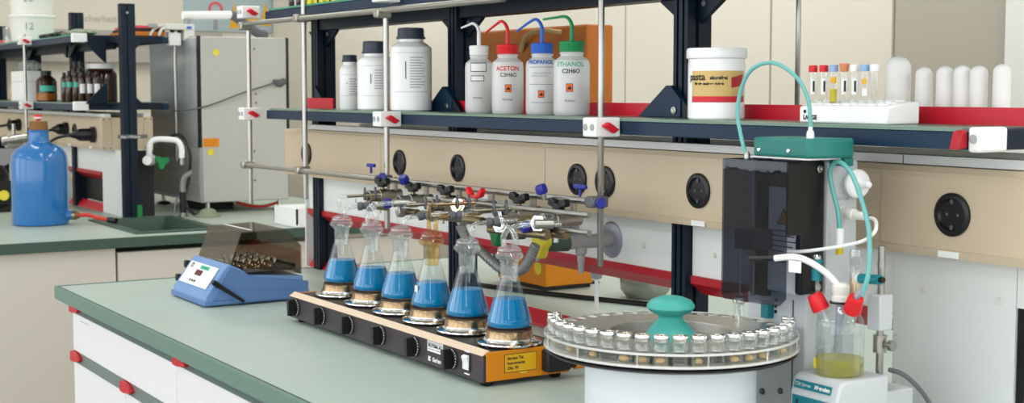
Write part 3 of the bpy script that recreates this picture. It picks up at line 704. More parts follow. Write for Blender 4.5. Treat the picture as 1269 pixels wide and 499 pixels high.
# ------------------------------------------------------------------ orange apparatus behind
t = thing('orange_cabinet', 'tall orange apparatus housing behind the wash bottles', 'apparatus', (-2.9, 1.95, 0.9))
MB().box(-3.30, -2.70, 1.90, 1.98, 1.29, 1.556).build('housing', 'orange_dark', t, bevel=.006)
MB().box(-3.05, -2.95, 2.055, 2.095, 0.9005, 1.40).box(-3.08, -2.92, 2.05, 2.10, 0.9005, 0.906).box(-3.05, -2.95, 1.98, 2.06, 1.37, 1.40).build('stand', 'navy', t, flat=True)
MB().tube([(-2.98, 1.897, 1.50), (-2.93, 1.88, 1.535), (-2.86, 1.88, 1.545), (-2.80, 1.897, 1.54)], .006, 8).build('hose', 'tan', t)
MB().lathe([(0, .003), (.005, .003), (.007, 0), (0, 0)], (-2.96, 1.8995, 1.515), 12, (0, -1, 0)).build('screw', 'grey_dark', t)
t = thing('orange_heater', 'orange heater box on the bench behind the rack opening', 'heater', (-2.96, 1.96, 0.9))
MB().box(-3.10, -2.872, 1.90, 2.045, 0.9105, 1.05).build('housing', 'orange', t, bevel=.003)
MB().box(-3.095, -2.877, 1.905, 2.04, 0.9005, 0.9105).build('plinth', 'black_soft', t, flat=True)
MB().lathe([(0, .001), (.0165, .001), (.0165, 0), (0, 0)], (-2.905, 1.8995, .955), 24, (0, -1, 0)).build('round_sticker', 'yellow', t)
MB().box(-3.10, -3.03, 1.885, 1.90, 0.93, 0.99).build('plug_box', 'black_soft', t, bevel=.003)
tag(MB().tube([(-3.06, 1.88, .955), (-3.10, 1.84, .985), (-3.17, 1.83, .97), (-3.17, 1.82, .925), (-3.08, 1.80, .9066), (-2.9, 1.83, .9066), (-2.7, 1.9, .9066), (-2.45, 2.0, .9066)], .006, 8).build('power_cable', 'black'), 'black cable looping from the orange heater box across the bench', 'cable')
c = (-2.66, 2.05, .9005)
tag(MB().lathe([(0, 0), (.045, 0), (.06, .02), (.062, .05), (.055, .052), (.05, .02), (0, .008)], c, 28).build('dish', 'dull_metal', loc=c), 'dull metal dish on the bench behind the rack opening', 'dish')
c = (-2.318, 1.66, .9005); t = thing('standpipe', 'thin white standpipe rising from the bench behind the carousel', 'pipe', c)
MB().cyl((c[0], c[1], .9005), (c[0], c[1], 1.02), .0042, n=14).build('pipe', 'white', t)
MB().lathe([(.005, 1.012), (.011, 1.015), (.013, 1.022), (.013, 1.05), (.006, 1.055), (0, 1.055)], (c[0], c[1], 0), 20).build('collar', 'grey_plastic', t)
# ------------------------------------------------------------------ six-place flask heater
hx0, hx1, hy0, hy1 = -2.803, -1.982, 1.186, 1.362
t = thing('flask_heater', 'long six-place flask heater with orange ends and black knobs on the near bench', 'heater', (-2.39, 1.274, .9)); HT = t
zb, zt = .9105, .961
MB().box(hx0+.004, hx1-.004, hy0+.006, hy1, zb, zt-.002).build('housing', 'heater_top', t, bevel=.002)
MB().box(hx0, hx1, hy0, hy0+.006, zb-.002, zt-.006).build('front_panel', 'panel_black', t, bevel=.001)
MB().prism([(hy0-.001, zt-.0065), (hy0+.012, zt+.002), (hy0+.016, zt+.0005), (hy0+.001, zt-.0065)], 'yz', hx0, hx1-.002).build('front_trim', 'cream_strip', t, flat=True)
MB().box(hx1-.004, hx1, hy0+.006, hy1, zb-.001, zt-.001).build('end_plate', 'orange', t, bevel=.001)
MB().box(hx0, hx0+.004, hy0+.006, hy1, zb-.001, zt-.001).build('end_plate', 'orange', t, bevel=.001)
for x in (hx0+.03, hx1-.02):
    for y in (hy0+.018, hy1-.018): MB().lathe([(0, .9001), (.009, .9001), (.011, .903), (.011, .908), (.008, .911), (0, .911)], (x, y, 0), 18).build('foot', 'black', t)
FX = [-2.716, -2.571, -2.442, -2.315, -2.180, -2.035]
FY = 1.271
kx = [-2.766, -2.632, -2.498, -2.360, -2.224, -2.086]
for i, x in enumerate(kx):
    kz = .934; c = (x, hy0-.0002, kz)
    k = MB().lathe([(0, .0035), (.0165, .0035), (.019, .002), (.0200, 0), (0, 0)], c, 36, (0, -1, 0)).box(x-.005, x+.005, hy0-.021, hy0-.003, kz-.0175, kz+.0175, R=Matrix.Rotation(math.radians(-6), 3, 'Y')).build('knob', 'black', t, bevel=.0012)
    b = MB()
    for q in range(9):
        an = math.radians(-60+q*17); rr = .0172
        b.box(x+rr*math.cos(an)-.0009, x+rr*math.cos(an)+.0009, hy0-.0042, hy0-.0036, kz+rr*math.sin(an)-.0009, kz+rr*math.sin(an)+.0009)
    b.build('dial_marks', 'label_white', k, flat=True)
    MB().lathe([(0, .0006), (.0016, .0006), (.0016, 0), (0, 0)], (x+.002, hy0-.0002, kz+.0220), 10, (0, -1, 0)).build('zero_mark', 'label_white', t)
pl = lambda x, z: on_plane((x, hy0-.0012, z), (1, 0, 0), (0, 0, 1))
MB().box(-2.176, -2.119, hy0-.0008, hy0-.0002, .934, .954).build('type_plate', 'label_white', t, flat=True)
text('SKOTEMA AG', .0082, 'ink', t, 'plate_lettering', pl(-2.1475, .945), bold=.0003)
b = MB()
for x0_, x1_, z in ((-2.174, -2.121, .9525), (-2.174, -2.121, .9495), (-2.172, -2.150, .9385), (-2.146, -2.124, .9385)): b.box(x0_, x1_, hy0-.0012, hy0-.0008, z-.0004, z+.0004)
b.build('plate_lines', 'ink', t, flat=True)
text('Gerhardt', .0105, 'label_white', t, 'maker_lettering', pl(-2.137, .9205), bold=.0006)
MB().prism([(-2.173, .9250), (-2.164, .9250), (-2.166, .9210), (-2.164, .9165), (-2.173, .9165)], 'xz', hy0-.0010, hy0-.0004).build('emblem', 'label_white', t, flat=True)
MB().box(-2.049, -2.022, hy0-.0015, hy0-.0002, .9205, .951).build('switch_bezel', 'black', t, bevel=.0008)
MB().prism([(hy0-.0015, .949), (hy0-.0075, .9455), (hy0-.004, .9355), (hy0-.0045, .924), (hy0-.0015, .9225)], 'yz', -2.045, -2.026).build('rocker_switch', 'label_white', t, bevel=.0008)
MB().box(-2.044, -2.027, hy0-.0008, hy0-.0002, .9535, .956).box(-2.044, -2.027, hy0-.0008, hy0-.0002, .9145, .917).build('switch_mark', 'label_white', t, flat=True)
ex = hx1+.0002
MB().box(ex, ex+.0004, 1.228, 1.293, .9215, .9535).build('label_border', 'ink', t, flat=True)
MB().box(ex, ex+.0008, 1.229, 1.292, .9225, .9525).build('label', 'label_yellow', t, flat=True)
ep = lambda y, z: on_plane((ex+.0012, y, z), (0, 1, 0), (0, 0, 1))
for s_, y, z in (('Service Tel.', 1.233, .946), ('Instrumente', 1.233, .9375), ('Okt. 99', 1.233, .929)): text(s_, .0072, 'ink', t, 'label_lettering', ep(y, z), align='LEFT', bold=.0002)
MB().poly([(ex+.0006, 1.257, .9208), (ex+.0006, 1.275, .9208), (ex+.0006, 1.270, .9175), (ex+.0006, 1.262, .9175)]).build('seal_sticker', 'yellow', t, flat=True)
so = MB().box(ex, ex+.022, 1.302, 1.352, .917, .956).build('socket_box', 'black_soft', t, bevel=.004)
MB().box(ex+.003, ex+.019, 1.352, 1.366, .920, .953).build('plug', 'black_soft', t, bevel=.003)
MB().cyl((ex+.012, 1.366, .943), (ex+.012, 1.384, .944), .0058, n=14).cyl((ex+.012, 1.362, .922), (ex+.012, 1.388, .922), .0058, n=14).build('cable_gland', 'orange', t)
MB().tube([(ex+.014, 1.366, .934), (-1.95, 1.40, .932), (-1.90, 1.45, .915), (-1.80, 1.52, .906), (-1.66, 1.55, .906)], .005, 10).build('power_cable', 'black', t)
for i, x in enumerate(FX):
    c = (x, FY, zt-.0012)
    MB().lathe([(.030, .0015), (.0565, .002), (.0578, .004), (.0572, .0062), (.052, .0078), (.046, .0085), (.044, .011), (.0436, .013), (.030, .013)], c, 48).build('drip_ring', 'chrome', t)
    MB().lathe([(.0425, .011), (.0425, .0135), (.041, .017), (.0405, .0235), (.0385, .0265), (.030, .0265)], c, 48).build('collar', 'warm_steel', t)
    MB().lathe([(0, .0245), (.038, .0245), (.0393, .0265), (.039, .0292), (0, .0292)], c, 40).build('hot_plate', 'plate_dark', t)
    MB().box(x+.0175-.0014, x+.0175+.0014, FY-.0565, FY-.0545, zt-.0085+.008, zt+.004).build('spring_tab', 'chrome', t, flat=True)
# ------------------------------------------------------------------ conical flasks with their gas heads
fz = zt+.0284
FL = ['blue-filled conical flask at the far end of the heater, beside the blue shaker', 'blue-filled conical flask, second from the far end of the heater', 'blue-filled conical flask, third from the far end of the heater',
      'blue-filled conical flask with an amber-tinted glass head', 'blue-filled conical flask under the red butterfly valve, with the grey hose behind', 'blue-filled conical flask nearest the orange end plate, with a looped glass head']
def flask(i, x):
    c = (x, FY, fz)
    t = thing('conical_flask', FL[i], 'flask', c, 'blue flasks on the heater')
    outer = [(0, 0), (.030, .0), (.0365, .0015), (.0395, .006), (.0398, .010), (.038, .018), (.0175, .083), (.0160, .090), (.0158, .112), (.0175, .1145), (.0180, .1165), (.0165, .118)]
    MB().lathe(outer, c, 48).build('flask_body', 'glass', t)
    lev = (.048, .047, .050, .047, .050, .051)[i]
    rr = .0375-(lev-.018)*(.0205/.065)
    MB().lathe([(0, .0015), (.030, .0015), (.0360, .0030), (.0386, .007), (.0388, .010), (.0372, .018), (rr, lev), (0, lev)], c, 48).build('blue_solution', 'blue_liquid', t)
    if i == 3:
        cyl_patch((x, FY, fz+.03), .0345, toward(x, FY)-1.05, .012, .0, .012).build('white_marking', 'label_white', t, flat=True)
    else:
        pass
    g = 'glass_warm' if i == 3 else 'glass_joint'
    MB().lathe([(.0125, .078), (.0145, .092), (.0152, .114), (.017, .1165), (.0205, .1185), (.0245, .1225), (.0250, .1262), (.0225, .1300), (.0205, .1318), (.0212, .1345), (.0195, .139), (.0135, .1425), (.006, .1438), (0, .144)], c, 40).build('ground_joint', g, t)
    MB().lathe([(.0045, .060), (.006, .068), (.0065, .11)], c, 16).build('inlet_tip', 'glass', t)
    z0 = fz+.139; zv = (1.172, 1.168, 1.172, 1.182, 1.180, 1.172)[i]
    tg = 'glass_warm' if i == 3 else 'glass'
    hd = V((.35, .94, 0)).normalized()
    ax = V((x-.010, FY, 0)); ex_ = V((x+.011, FY+.004, 0))
    up = lambda p, z: V((p.x, p.y, z))
    if i in (1, 5):
        # looped head
        p0, p1 = up(V((x-.012, FY-.003, 0)), z0), up(V((x+.012, FY+.003, 0)), z0)
        MB().tube([p0, p0+V((-.002, 0, .018)), V((x-.004, FY, z0+.033)), V((x+.006, FY+.002, z0+.031)), p1+V((.003, 0, .016)), p1], .0055, 12, 8).build('glass_loop', 'glass_joint', t)
        q = V((x+.002, FY+.002, z0+.032))
        MB().tube([q, q+V((.004, .012, .006)), q+V((.014, .04, .008)), q+V((.030, .085, .007))], .0050, 12, 6).build('gas_tube', 'glass_joint', t)
        e = q+V((.014, .04, .008)); e2 = q+V((.026, .07, .0075))
        MB().cyl(e, e2, .0085, n=16).build('hose_clip', 'dull_metal', t)
    else:
        top = up(ax, zv)
        MB().tube([up(ax, z0), up(ax, zv-.006), top+V((.001, .004, 0)), top+V((.010, .028, .001)), top+V((.030, .085, .003))], .0042, 12, 6).build('gas_tube', tg, t)
        l0 = up(ex_, z0); zl = zv-.022
        MB().tube([l0, up(ex_, zl-.008), up(ex_, zl)+V((.003, .008, .0)), up(ex_, zl)+V((.012, .03, .003)), up(ex_, zl)+V((.028, .080, .006))], .0048, 12, 6).build('gas_tube', tg if i == 3 else 'glass_joint', t)
        e = up(ex_, zl)+V((.010, .024, .002)); e2 = up(ex_, zl)+V((.018, .046, .004))
        MB().lathe([(.0052, 0), (.009, .001), (.009, .010), (.0065, .013), (.0085, .016), (.0085, .024), (.0052, .025)], e, 16, (e2-e)).build('hose_clip', 'grey_dark', t)
        for f in (.42, .80):
            p = top+V((.010, .028, .001))*(1-f)+V((.030, .085, .003))*f
            MB().torus(p, hd, .0082, .0026, 20, 8).box(p.x-.0018, p.x+.0018, p.y-.0018, p.y+.0018, p.z+.009, p.z+.0175).build('ring_clip', 'grey_dark', t)
        br = MB().tube([top+V((.006, .016, .0005)), top+V((.030, .085, .003))], .0030, 8); br.build('tube_liner', 'brass', t)
    return t
for i, x in enumerate(FX): flask(i, x)
# ------------------------------------------------------------------ gas valves along the cross rod
def valve(x, z, y, handle, label, hexnut=True, two=True):
    t = thing('gas_valve', label, 'valve', (x, y, z))
    d = V((.0, 1, .02)).normalized()
    p = V((x, y, z))
    MB().cyl(p-d*.034, p+d*.048, .0125, n=24).cyl(p-d*.008, p+d*.012, .0150, n=24).cyl(p-d*.034, p-d*.028, .0145, n=24).build('body', 'dull_metal', t, bevel=.001)
    if hexnut: MB().cyl(p-d*.046, p-d*.030, .0150, n=6).cyl(p-d*.048, p-d*.046, .0095, n=18).build('hex_nut', 'chrome', t, bevel=.001)
    else: MB().cyl(p-d*.040, p-d*.030, .0095, n=16).build('outlet', 'brass', t)
    MB().cyl((x, y+.002, z+.008), (x, y+.002, z+.026), .0050, n=12).build('spindle', 'brass', t)
    zz = z+.0275
    if handle == 'red_plastic':
        b = MB()
        for s in (-1, 1):
            b.prism([(x, zz-.004), (x+s*.010, zz-.002), (x+s*.027, zz+.014), (x+s*.030, zz+.006), (x+s*.024, zz-.004), (x+s*.008, zz-.008), (x, zz-.008)], 'xz', y-.004, y+.008)
        b.build('butterfly_handle', handle, t, bevel=.0015)
    else:
        b = MB().cyl((x, y+.002, zz-.008), (x, y+.002, zz+.004), .0118, n=14)
        for s in (-1, 1): b.box(x+s*.017-.010, x+s*.017+.010, y-.005, y+.009, zz-.003, zz+.011, R=Matrix.Rotation(math.radians(-14*s), 3, 'Y'))
        b.build('wing_handle', handle, t, bevel=.0025)
    # pipe bracket up to the rod behind
    MB().box(x-.007, x+.007, 1.430, 1.438, z+.004, 1.206).build('bracket', 'dull_metal', t, bevel=.002)
    if two:
        q = p+V((.012, -.012, -.024))
        MB().cyl(q-V((.03, .0, .0)), q+V((.034, 0, 0.002)), .0080, n=18).build('manifold_pipe', 'brass', t)
        MB().lathe([(0, 0), (.010, .001), (.0115, .006), (.0115, .014), (.0085, .017), (0, .017)], q-V((.012, .008, .0)), 6, (0, -1, 0)).build('union_nut', 'dull_metal', t)
        MB().cyl(q-V((.0, 0, .004)), q-V((0, 0, .014)), .0048, n=10).build('drain_nipple', 'chrome', t)
    return t
valve(-2.780, 1.166, 1.400, 'black', 'first black-winged gas valve above the flasks, under the blue-knobbed boss head', hexnut=False)
valve(-2.635, 1.164, 1.400, 'black', 'black-winged gas valve with a blue knob beside it, second along the row', hexnut=False)
valve(-2.493, 1.166, 1.400, 'black', 'black-winged gas valve just left of the red butterfly valve', hexnut=False)
valve(-2.363, 1.168, 1.395, 'red_plastic', 'gas valve with a bright red butterfly handle', hexnut=True)
valve(-2.210, 1.168, 1.400, 'black', 'black-winged gas valve right of the red butterfly valve', hexnut=True)
valve(-2.076, 1.166, 1.400, 'black', 'black-winged gas valve next to the yellow tap, last along the row', hexnut=False)
def stopknob(c, ax, label):
    t = thing('stop_knob', label, 'knob', c); a = V(ax).normalized(); p = V(c)
    MB().cyl(p, p+a*.014, .005, n=12).build('stem', 'steel', t)
    MB().lathe([(0, .012), (.010, .012), (.0115, .016), (.0115, .024), (.009, .029), (0, .030)], p, 14, a, flutes=1, fdepth=.1).build('head', 'blue_plastic' if False else 'blue_knob', t)
stopknob((-2.665, 1.405, 1.192), (.2, -.6, .9), 'blue stop knob on the cross rod above the third flask')
stopknob((-2.125, 1.404, 1.200), (-.1, -.3, 1), 'blue stop knob on the cross rod above the last valve')
stopknob((-2.11, 1.375, 1.158), (-.2, -1, -.3), 'blue stop knob low on the last valve')
stopknob((-2.68, 1.385, 1.158), (-.2, -1, -.1), 'blue stop knob low on the second valve')
for x, y, z, lb in ((-2.345, 1.352, 1.176, 'silver hexagon fitting right of the red butterfly valve'), (-2.185, 1.350, 1.152, 'silver hexagon fitting above the green tap'), (-2.075, 1.362, 1.163, 'silver hexagon fitting beside the yellow tap handle')):
    t = thing('pipe_fitting', lb, 'fitting', (x, y, z)); d = V((.55, -.83, .05)).normalized(); p = V((x, y, z))
    MB().cyl(p, p+d*.013, .0165, n=6).cyl(p+d*.013, p+d*.015, .0105, n=18).build('hex_nut', 'chrome', t, bevel=.001)
    MB().cyl(p-d*.035, p, .0095, n=18).build('pipe_stub', 'dull_metal', t)
    MB().cyl(p+d*.015, p+d*.0155, .004, n=12).build('bore', 'black', t)
mp = MB().cyl((-2.50, 1.352, 1.148), (-2.26, 1.352, 1.152), .0078, n=18).cyl((-2.24, 1.355, 1.138), (-2.05, 1.362, 1.143), .0072, n=18).build('manifold_pipe', 'brass'); tag(mp, 'brass manifold pipe running below the gas valves', 'pipe')
b = MB(); pts = catmull([(-2.368, 1.365, 1.135), (-2.36, 1.375, 1.11), (-2.335, 1.40, 1.078), (-2.275, 1.41, 1.052), (-2.215, 1.41, 1.060), (-2.185, 1.41, 1.085), (-2.172, 1.415, 1.112)], 14)
b.tube(pts, .0092, 14, 1)
for k in range(0, len(pts)-1, 2): b.torus(pts[k], pts[k+1]-pts[k], .0088, .0016, 16, 6)
tag(b.build('corrugated_hose', 'hose_grey'), 'grey corrugated hose looping behind the last two flasks', 'hose')

# ------------------------------------------------------------------ wall taps on the white back panel
def service_tap(x, z, m, label, ln=.145):
    t = thing('service_tap', label, 'tap', (x, 1.6095, z))
    MB().lathe([(0, .004), (.018, .0045), (.0335, .003), (.036, .001), (.036, 0), (0, 0)], (x, 1.6095, z), 36, (0, -1, 0)).build('wall_flange', 'suction', t)
    MB().cyl((x, 1.606, z), (x, 1.606-ln*.62, z), .0135, n=24).build('pipe', 'grey_plastic', t)
    MB().cyl((x, 1.606-ln*.62, z), (x, 1.606-ln*.92, z), .0165, .0145, n=20).build('valve_neck', 'edge_dark' if m != 'green_tap' else 'grey_dark', t)
    yh = 1.606-ln*.92
    pr = []
    for k in range(36):
        a_ = 2*PI*k/36; rr = .022+.0055*math.cos(3*a_)
        pr.append((x+rr*math.cos(a_+.5), z+rr*math.sin(a_+.5)))
    MB().prism(pr, 'xz', yh-.018, yh).build('handle', m, t, bevel=.004, seg=3)
    yn = 1.606-ln*.42
    MB().lathe([(0, -.062), (.0045, -.062), (.005, -.054), (.0062, -.048), (.0055, -.044), (.0075, -.036), (.0075, -.026), (.0115, -.022), (.0115, -.010), (0, -.008)], (x, yn, z), 18).build('hose_nozzle', 'grey_plastic', t)
    return t
service_tap(-2.198, 1.108, 'yellow', 'grey wall tap with a yellow handle, right of the flasks', .165)
service_tap(-2.345, 1.118, 'green_tap', 'grey wall tap with a green handle, left of the yellow one', .175)

# ------------------------------------------------------------------ blue shaker with smoked cover
t = thing('shaker', 'pale blue tabletop shaker with a smoked cover and white control panel', 'shaker', (-3.18, 1.21, .9))
sx0, sx1 = -3.30, -3.065
prof = [(1.090, .906), (1.092, .926), (1.099, .934), (1.140, .990), (1.150, .997), (1.176, .985), (1.20, .968), (1.335, .958), (1.335, .906)]
MB().prism(prof, 'yz', sx0, sx1-.006).build('housing', 'shaker_blue', t, bevel=.003)
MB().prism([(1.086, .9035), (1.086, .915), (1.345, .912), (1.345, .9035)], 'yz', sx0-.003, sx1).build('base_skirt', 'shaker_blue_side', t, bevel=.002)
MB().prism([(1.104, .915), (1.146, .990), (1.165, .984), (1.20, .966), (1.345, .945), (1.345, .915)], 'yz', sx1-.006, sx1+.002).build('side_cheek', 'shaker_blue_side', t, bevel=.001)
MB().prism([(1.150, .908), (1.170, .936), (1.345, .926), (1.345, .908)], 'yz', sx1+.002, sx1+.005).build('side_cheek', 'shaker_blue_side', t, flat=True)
for x in (sx0+.02, sx1-.03):
    for y in (1.11, 1.32): MB().cyl((x, y, .9001), (x, y, .904), .010, n=14).build('foot', 'black', t)
sl = V((0, .041, .056)).normalized(); nrm = V((0, -sl.z, sl.y)); o0 = V((-3.186, 1.1195, .962))
P = lambda u, v, off=.0012: o0+V((1, 0, 0))*u+sl*v+nrm*off
qd = lambda u0, u1, v0, v1, off: MB().poly([P(u0, v0, off), P(u1, v0, off), P(u1, v1, off), P(u0, v1, off)])
qd(-.098, .090, -.030, .028, .0018).build('control_panel', 'label_white', t, flat=True)
qd(-.030, .012, -.004, .010, .0026).build('display', 'display', t, flat=True)
qd(-.018, .040, .014, .0235, .0026).build('title_strip', 'label_teal', t, flat=True)
b = MB()
for k in range(3):
    u = -.036+.015*k; b.poly([P(u, -.022, .003), P(u+.008, -.022, .003), P(u+.008, -.0165, .003), P(u, -.0165, .003)])
b.build('button', 'ink', t, flat=True)
b = MB()
for k in range(5): b.poly([P(-.010+.009*k, .0172, .0032), P(-.004+.009*k, .0172, .0032), P(-.004+.009*k, .0205, .0032), P(-.010+.009*k, .0205, .0032)])
b.build('title_print', 'teal', t, flat=True)
MB().torus(P(-.075, .018, .002), nrm, .0055, .0012, 18, 6).build('emblem', 'ink', t)
MB().tube([(sx1+.010, 1.104, .961), (sx1+.010, 1.118, .950)], .0065, 12).tube([(sx1+.010, 1.112, .955), (sx1+.012, 1.178, .910)], .0052, 12, r1=.0034).cyl((sx1-.004, 1.118, .951), (sx1+.010, 1.118, .951), .004, n=10).build('clamp_lever', 'black', t)
for z, y in ((.976, 1.128), (.944, 1.106)): MB().box(sx0-.012, sx0+.002, y-.006, y+.008, z-.010, z+.008).build('side_knob', 'black', t, bevel=.003)
# smoked cover
cp = [(1.153, .992), (1.182, 1.069), (1.296, 1.0715), (1.333, 1.030), (1.333, .962)]
def shell(x):
    return [V((x, y, z)) for y, z in cp]
b = MB(); xa, xb = sx0+.006, sx1-.010
A_, B2 = shell(xa), shell(xb)
va = [b.b.verts.new(p) for p in A_]; vb = [b.b.verts.new(p) for p in B2]
for k in range(len(cp)-1): b.b.faces.new((va[k], va[k+1], vb[k+1], vb[k]))
b.b.faces.new(va[::-1]); b.b.faces.new(vb)
cv = b.build('smoked_cover', 'smoke', t, flat=True)
md = cv.modifiers.new('wall', 'SOLIDIFY'); md.thickness = .003; md.offset = -1
MB().box(sx0+.03, sx1-.03, 1.21, 1.216, 1.0712, 1.0722, R=Matrix.Rotation(math.radians(1.2), 3, 'X')).build('cover_strip', 'label_white', cv, flat=True)
# shaking tray with springs
MB().box(sx0+.02, sx1-.02, 1.185, 1.322, .9725, .979).build('tray', 'grey_dark', t, bevel=.001)
MB().box(sx0+.02, sx1-.02, 1.185, 1.189, .979, .986).box(sx0+.02, sx1-.02, 1.318, 1.322, .979, .986).build('tray_rail', 'black', t, flat=True)
rnd = random.Random(3)
for i in range(4):
    for j in range(3):
        cx_, cy_ = sx0+.055+i*.038, 1.212+j*.032
        b = MB()
        for k in range(4):
            a_ = k*PI/2+.4; b.tube([(cx_+.005*math.cos(a_), cy_+.005*math.sin(a_), .981), (cx_+.013*math.cos(a_), cy_+.013*math.sin(a_), .986), (cx_+.016*math.cos(a_+.2), cy_+.016*math.sin(a_+.2), .996), (cx_+.013*math.cos(a_+.3), cy_+.013*math.sin(a_+.3), 1.001)], .0028, 6, 3)
        b.lathe([(0, .979), (.010, .979), (.008, .983), (0, .984)], (cx_, cy_, 0), 12)
        b.build('flask_clip', 'chrome', t)
# ------------------------------------------------------------------ oven sample processor with carousel
defm('well_dark', (92, 86, 80), 0.35, 0.8, var=.1)
defm('rim_white', (236, 236, 234), 0.3, 0.6, var=.02)
CX, CY = -1.518, 1.215
t = thing('oven_sample_processor', 'white carousel sample processor with smoked hood and teal top', 'laboratory instrument', (CX, CY, .9)); SP = t
MB().lathe([(0, .9002), (.118, .9002), (.120, .903), (.120, 1.032), (.110, 1.036), (0, 1.036)], (CX, CY, 0), 72).build('drum', 'drum', t)
c0 = (CX, CY, 0)
MB().lathe([(.05, 1.0365), (.172, 1.0365), (.1765, 1.039), (.1765, 1.0415), (.05, 1.0415)], c0, 96, cap=False).build('drive_disc', 'black', t)
N = 42; RV = .1632
def disc_with_holes(z0, z1, rin, rout, hr, name, m):
    """ring plate whose bores are cut as real openings: built sector by sector"""
    b = MB(); seg = 12
    for i in range(N):
        a0 = 2*PI*(i-.5)/N; a1 = 2*PI*(i+.5)/N; am = 2*PI*i/N
        hc = V((CX+RV*math.cos(am), CY+RV*math.sin(am), 0))
        outer = []
        # boundary of the sector sampled by direction from the hole centre
        corners = []
        K = 6
        for k in range(K): a_ = a0+(a1-a0)*k/K; corners.append((rout, a_))
        for k in range(K): r_ = rout+(rin-rout)*k/K; corners.append((r_, a1))
        for k in range(K): a_ = a1+(a0-a1)*k/K; corners.append((rin, a_))
        for k in range(K): r_ = rin+(rout-rin)*k/K; corners.append((r_, a0))
        outer = [V((CX+r_*math.cos(a_), CY+r_*math.sin(a_), 0)) for r_, a_ in corners]
        inner = []
        for p in outer:
            d = (p-hc).normalized(); inner.append(hc+d*hr)
        n = len(outer)
        for z, flip in ((z1, False), (z0, True)):
            vo = [b.b.verts.new(p+V((0, 0, z))) for p in outer]; vi = [b.b.verts.new(p+V((0, 0, z))) for p in inner]
            for k in range(n):
                k2 = (k+1) % n; f = (vo[k], vo[k2], vi[k2], vi[k]); b.b.faces.new(f[::-1] if flip else f)
        v0 = [b.b.verts.new(p+V((0, 0, z0))) for p in inner]; v1 = [b.b.verts.new(p+V((0, 0, z1))) for p in inner]
        for k in range(n): b.b.faces.new((v0[k], v0[(k+1) % n], v1[(k+1) % n], v1[k]))
    ring = lambda r_, z: [V((CX+r_*math.cos(2*PI*k/(N*6)-PI/N), CY+r_*math.sin(2*PI*k/(N*6)-PI/N), z)) for k in range(N*6)]
    for r_ in (rin, rout):
        A = [b.b.verts.new(p) for p in ring(r_, z0)]; B = [b.b.verts.new(p) for p in ring(r_, z1)]
        for k in range(len(A)): b.b.faces.new((A[k], A[(k+1) % len(A)], B[(k+1) % len(B)], B[k]))
    bmesh.ops.remove_doubles(b.b, verts=b.b.verts, dist=1e-5)
    return b.build(name, m, t)
MB().lathe([(.05, 1.0445), (.1755, 1.0445), (.177, 1.0455), (.177, 1.047), (.1755, 1.048), (.05, 1.048)], c0, 96).build('lower_ring', 'brushed', t)
disc_with_holes(1.0615, 1.0640, .088, .1762, .0120, 'upper_ring', 'brushed')
MB().lathe([(.1763, 1.0612), (.1776, 1.0612), (.1776, 1.0643), (.1763, 1.0643), (.1763, 1.0612)], c0, 96).build('ring_rim', 'rim_white', t)
MB().lathe([(.1772, 1.0446), (.1782, 1.0446), (.1782, 1.0480), (.1772, 1.0480), (.1772, 1.0446)], c0, 96).build('ring_rim', 'rim_white', t)
MB().lathe([(.0882, 1.0495), (.0882, 1.0635), (.0872, 1.0635), (.0872, 1.0495)], c0, 72).build('well_wall', 'brushed', t)
MB().lathe([(0, 1.0485), (.0872, 1.0485), (.0872, 1.0495), (0, 1.0495)], c0, 64).build('well_floor', 'well_dark', t)
for k in range(12):
    a_ = 2*PI*k/12+.13
    MB().cyl((CX+.1755*math.cos(a_), CY+.1755*math.sin(a_), 1.048), (CX+.1755*math.cos(a_), CY+.1755*math.sin(a_), 1.0615), .0016, n=8).build('spacer', 'chrome', t)
for a_ in (2.2, .3, -1.9): MB().cyl((CX+.078*math.cos(a_), CY+.078*math.sin(a_), 1.0496), (CX+.078*math.cos(a_), CY+.078*math.sin(a_), 1.068), .003, .002, n=8).build('guide_pin', 'chrome', t)
MB().lathe([(0, 1.0496), (0.04, 1.0496), (0.0405, 1.0523), (0.036, 1.0601), (0.028, 1.0702), (0.0185, 1.0796), (0.0168, 1.0827), (0.0178, 1.0862), (0.029, 1.0917), (0.0335, 1.0972), (0.0335, 1.1007), (0.0285, 1.1072), (0.018, 1.1117), (0.008, 1.1137), (0, 1.1142)], c0, 64).build('centre_knob', 'teal_light', t)
# tower
MB().box(-1.563, -1.440, 1.397, 1.480, .9002, 1.304).build('tower', 'grey_body', t, bevel=.003)
MB().box(-1.4405, -1.425, 1.4215, 1.480, .9002, 1.300).build('tower_side', 'grey_body', t, bevel=.002)
MB().box(-1.466, -1.4635, 1.3962, 1.3968, .9005, 1.10).build('tower_seam', 'grey_dark', t, flat=True)
b = MB()
for z in (1.094, 1.086, 1.078): b.box(-1.503, -1.4985, 1.3955, 1.3968, z-.0022, z+.0022)
b.build('port', 'black', t, flat=True)
for x, z in ((-1.527, .955), (-1.488, .963)): MB().lathe([(0, .003), (.004, .003), (.005, .0015), (.005, 0), (0, 0)], (x, 1.3968, z), 16, (0, -1, 0)).build('screw', 'grey_dark', t)
MB().box(-1.4405, -1.428, 1.374, 1.4195, 1.112, 1.302).build('side_bracket', 'black', t, bevel=.004)
for z in (1.29, 1.122): MB().lathe([(0, .003), (.0022, .003), (.003, .0035), (.0055, .003), (.0058, 0), (0, 0)], (-1.4278, 1.406, z), 18, (1, 0, 0)).build('bracket_screw', 'steel', t)
MB().prism([(-1.512, 1.358), (-1.402, 1.358), (-1.396, 1.364), (-1.386, 1.425), (-1.392, 1.438), (-1.512, 1.438)], 'xy', 1.3065, 1.3335).build('teal_head', 'teal', t, bevel=.004, seg=3)
MB().box(-1.4225, -1.391, 1.4205, 1.4370, 1.2945, 1.3065).build('head_skirt', 'teal', t, bevel=.002)
MB().box(-1.5125, -1.40, 1.3575, 1.438, 1.3042, 1.3063).build('head_gasket', 'label_white', t, flat=True)
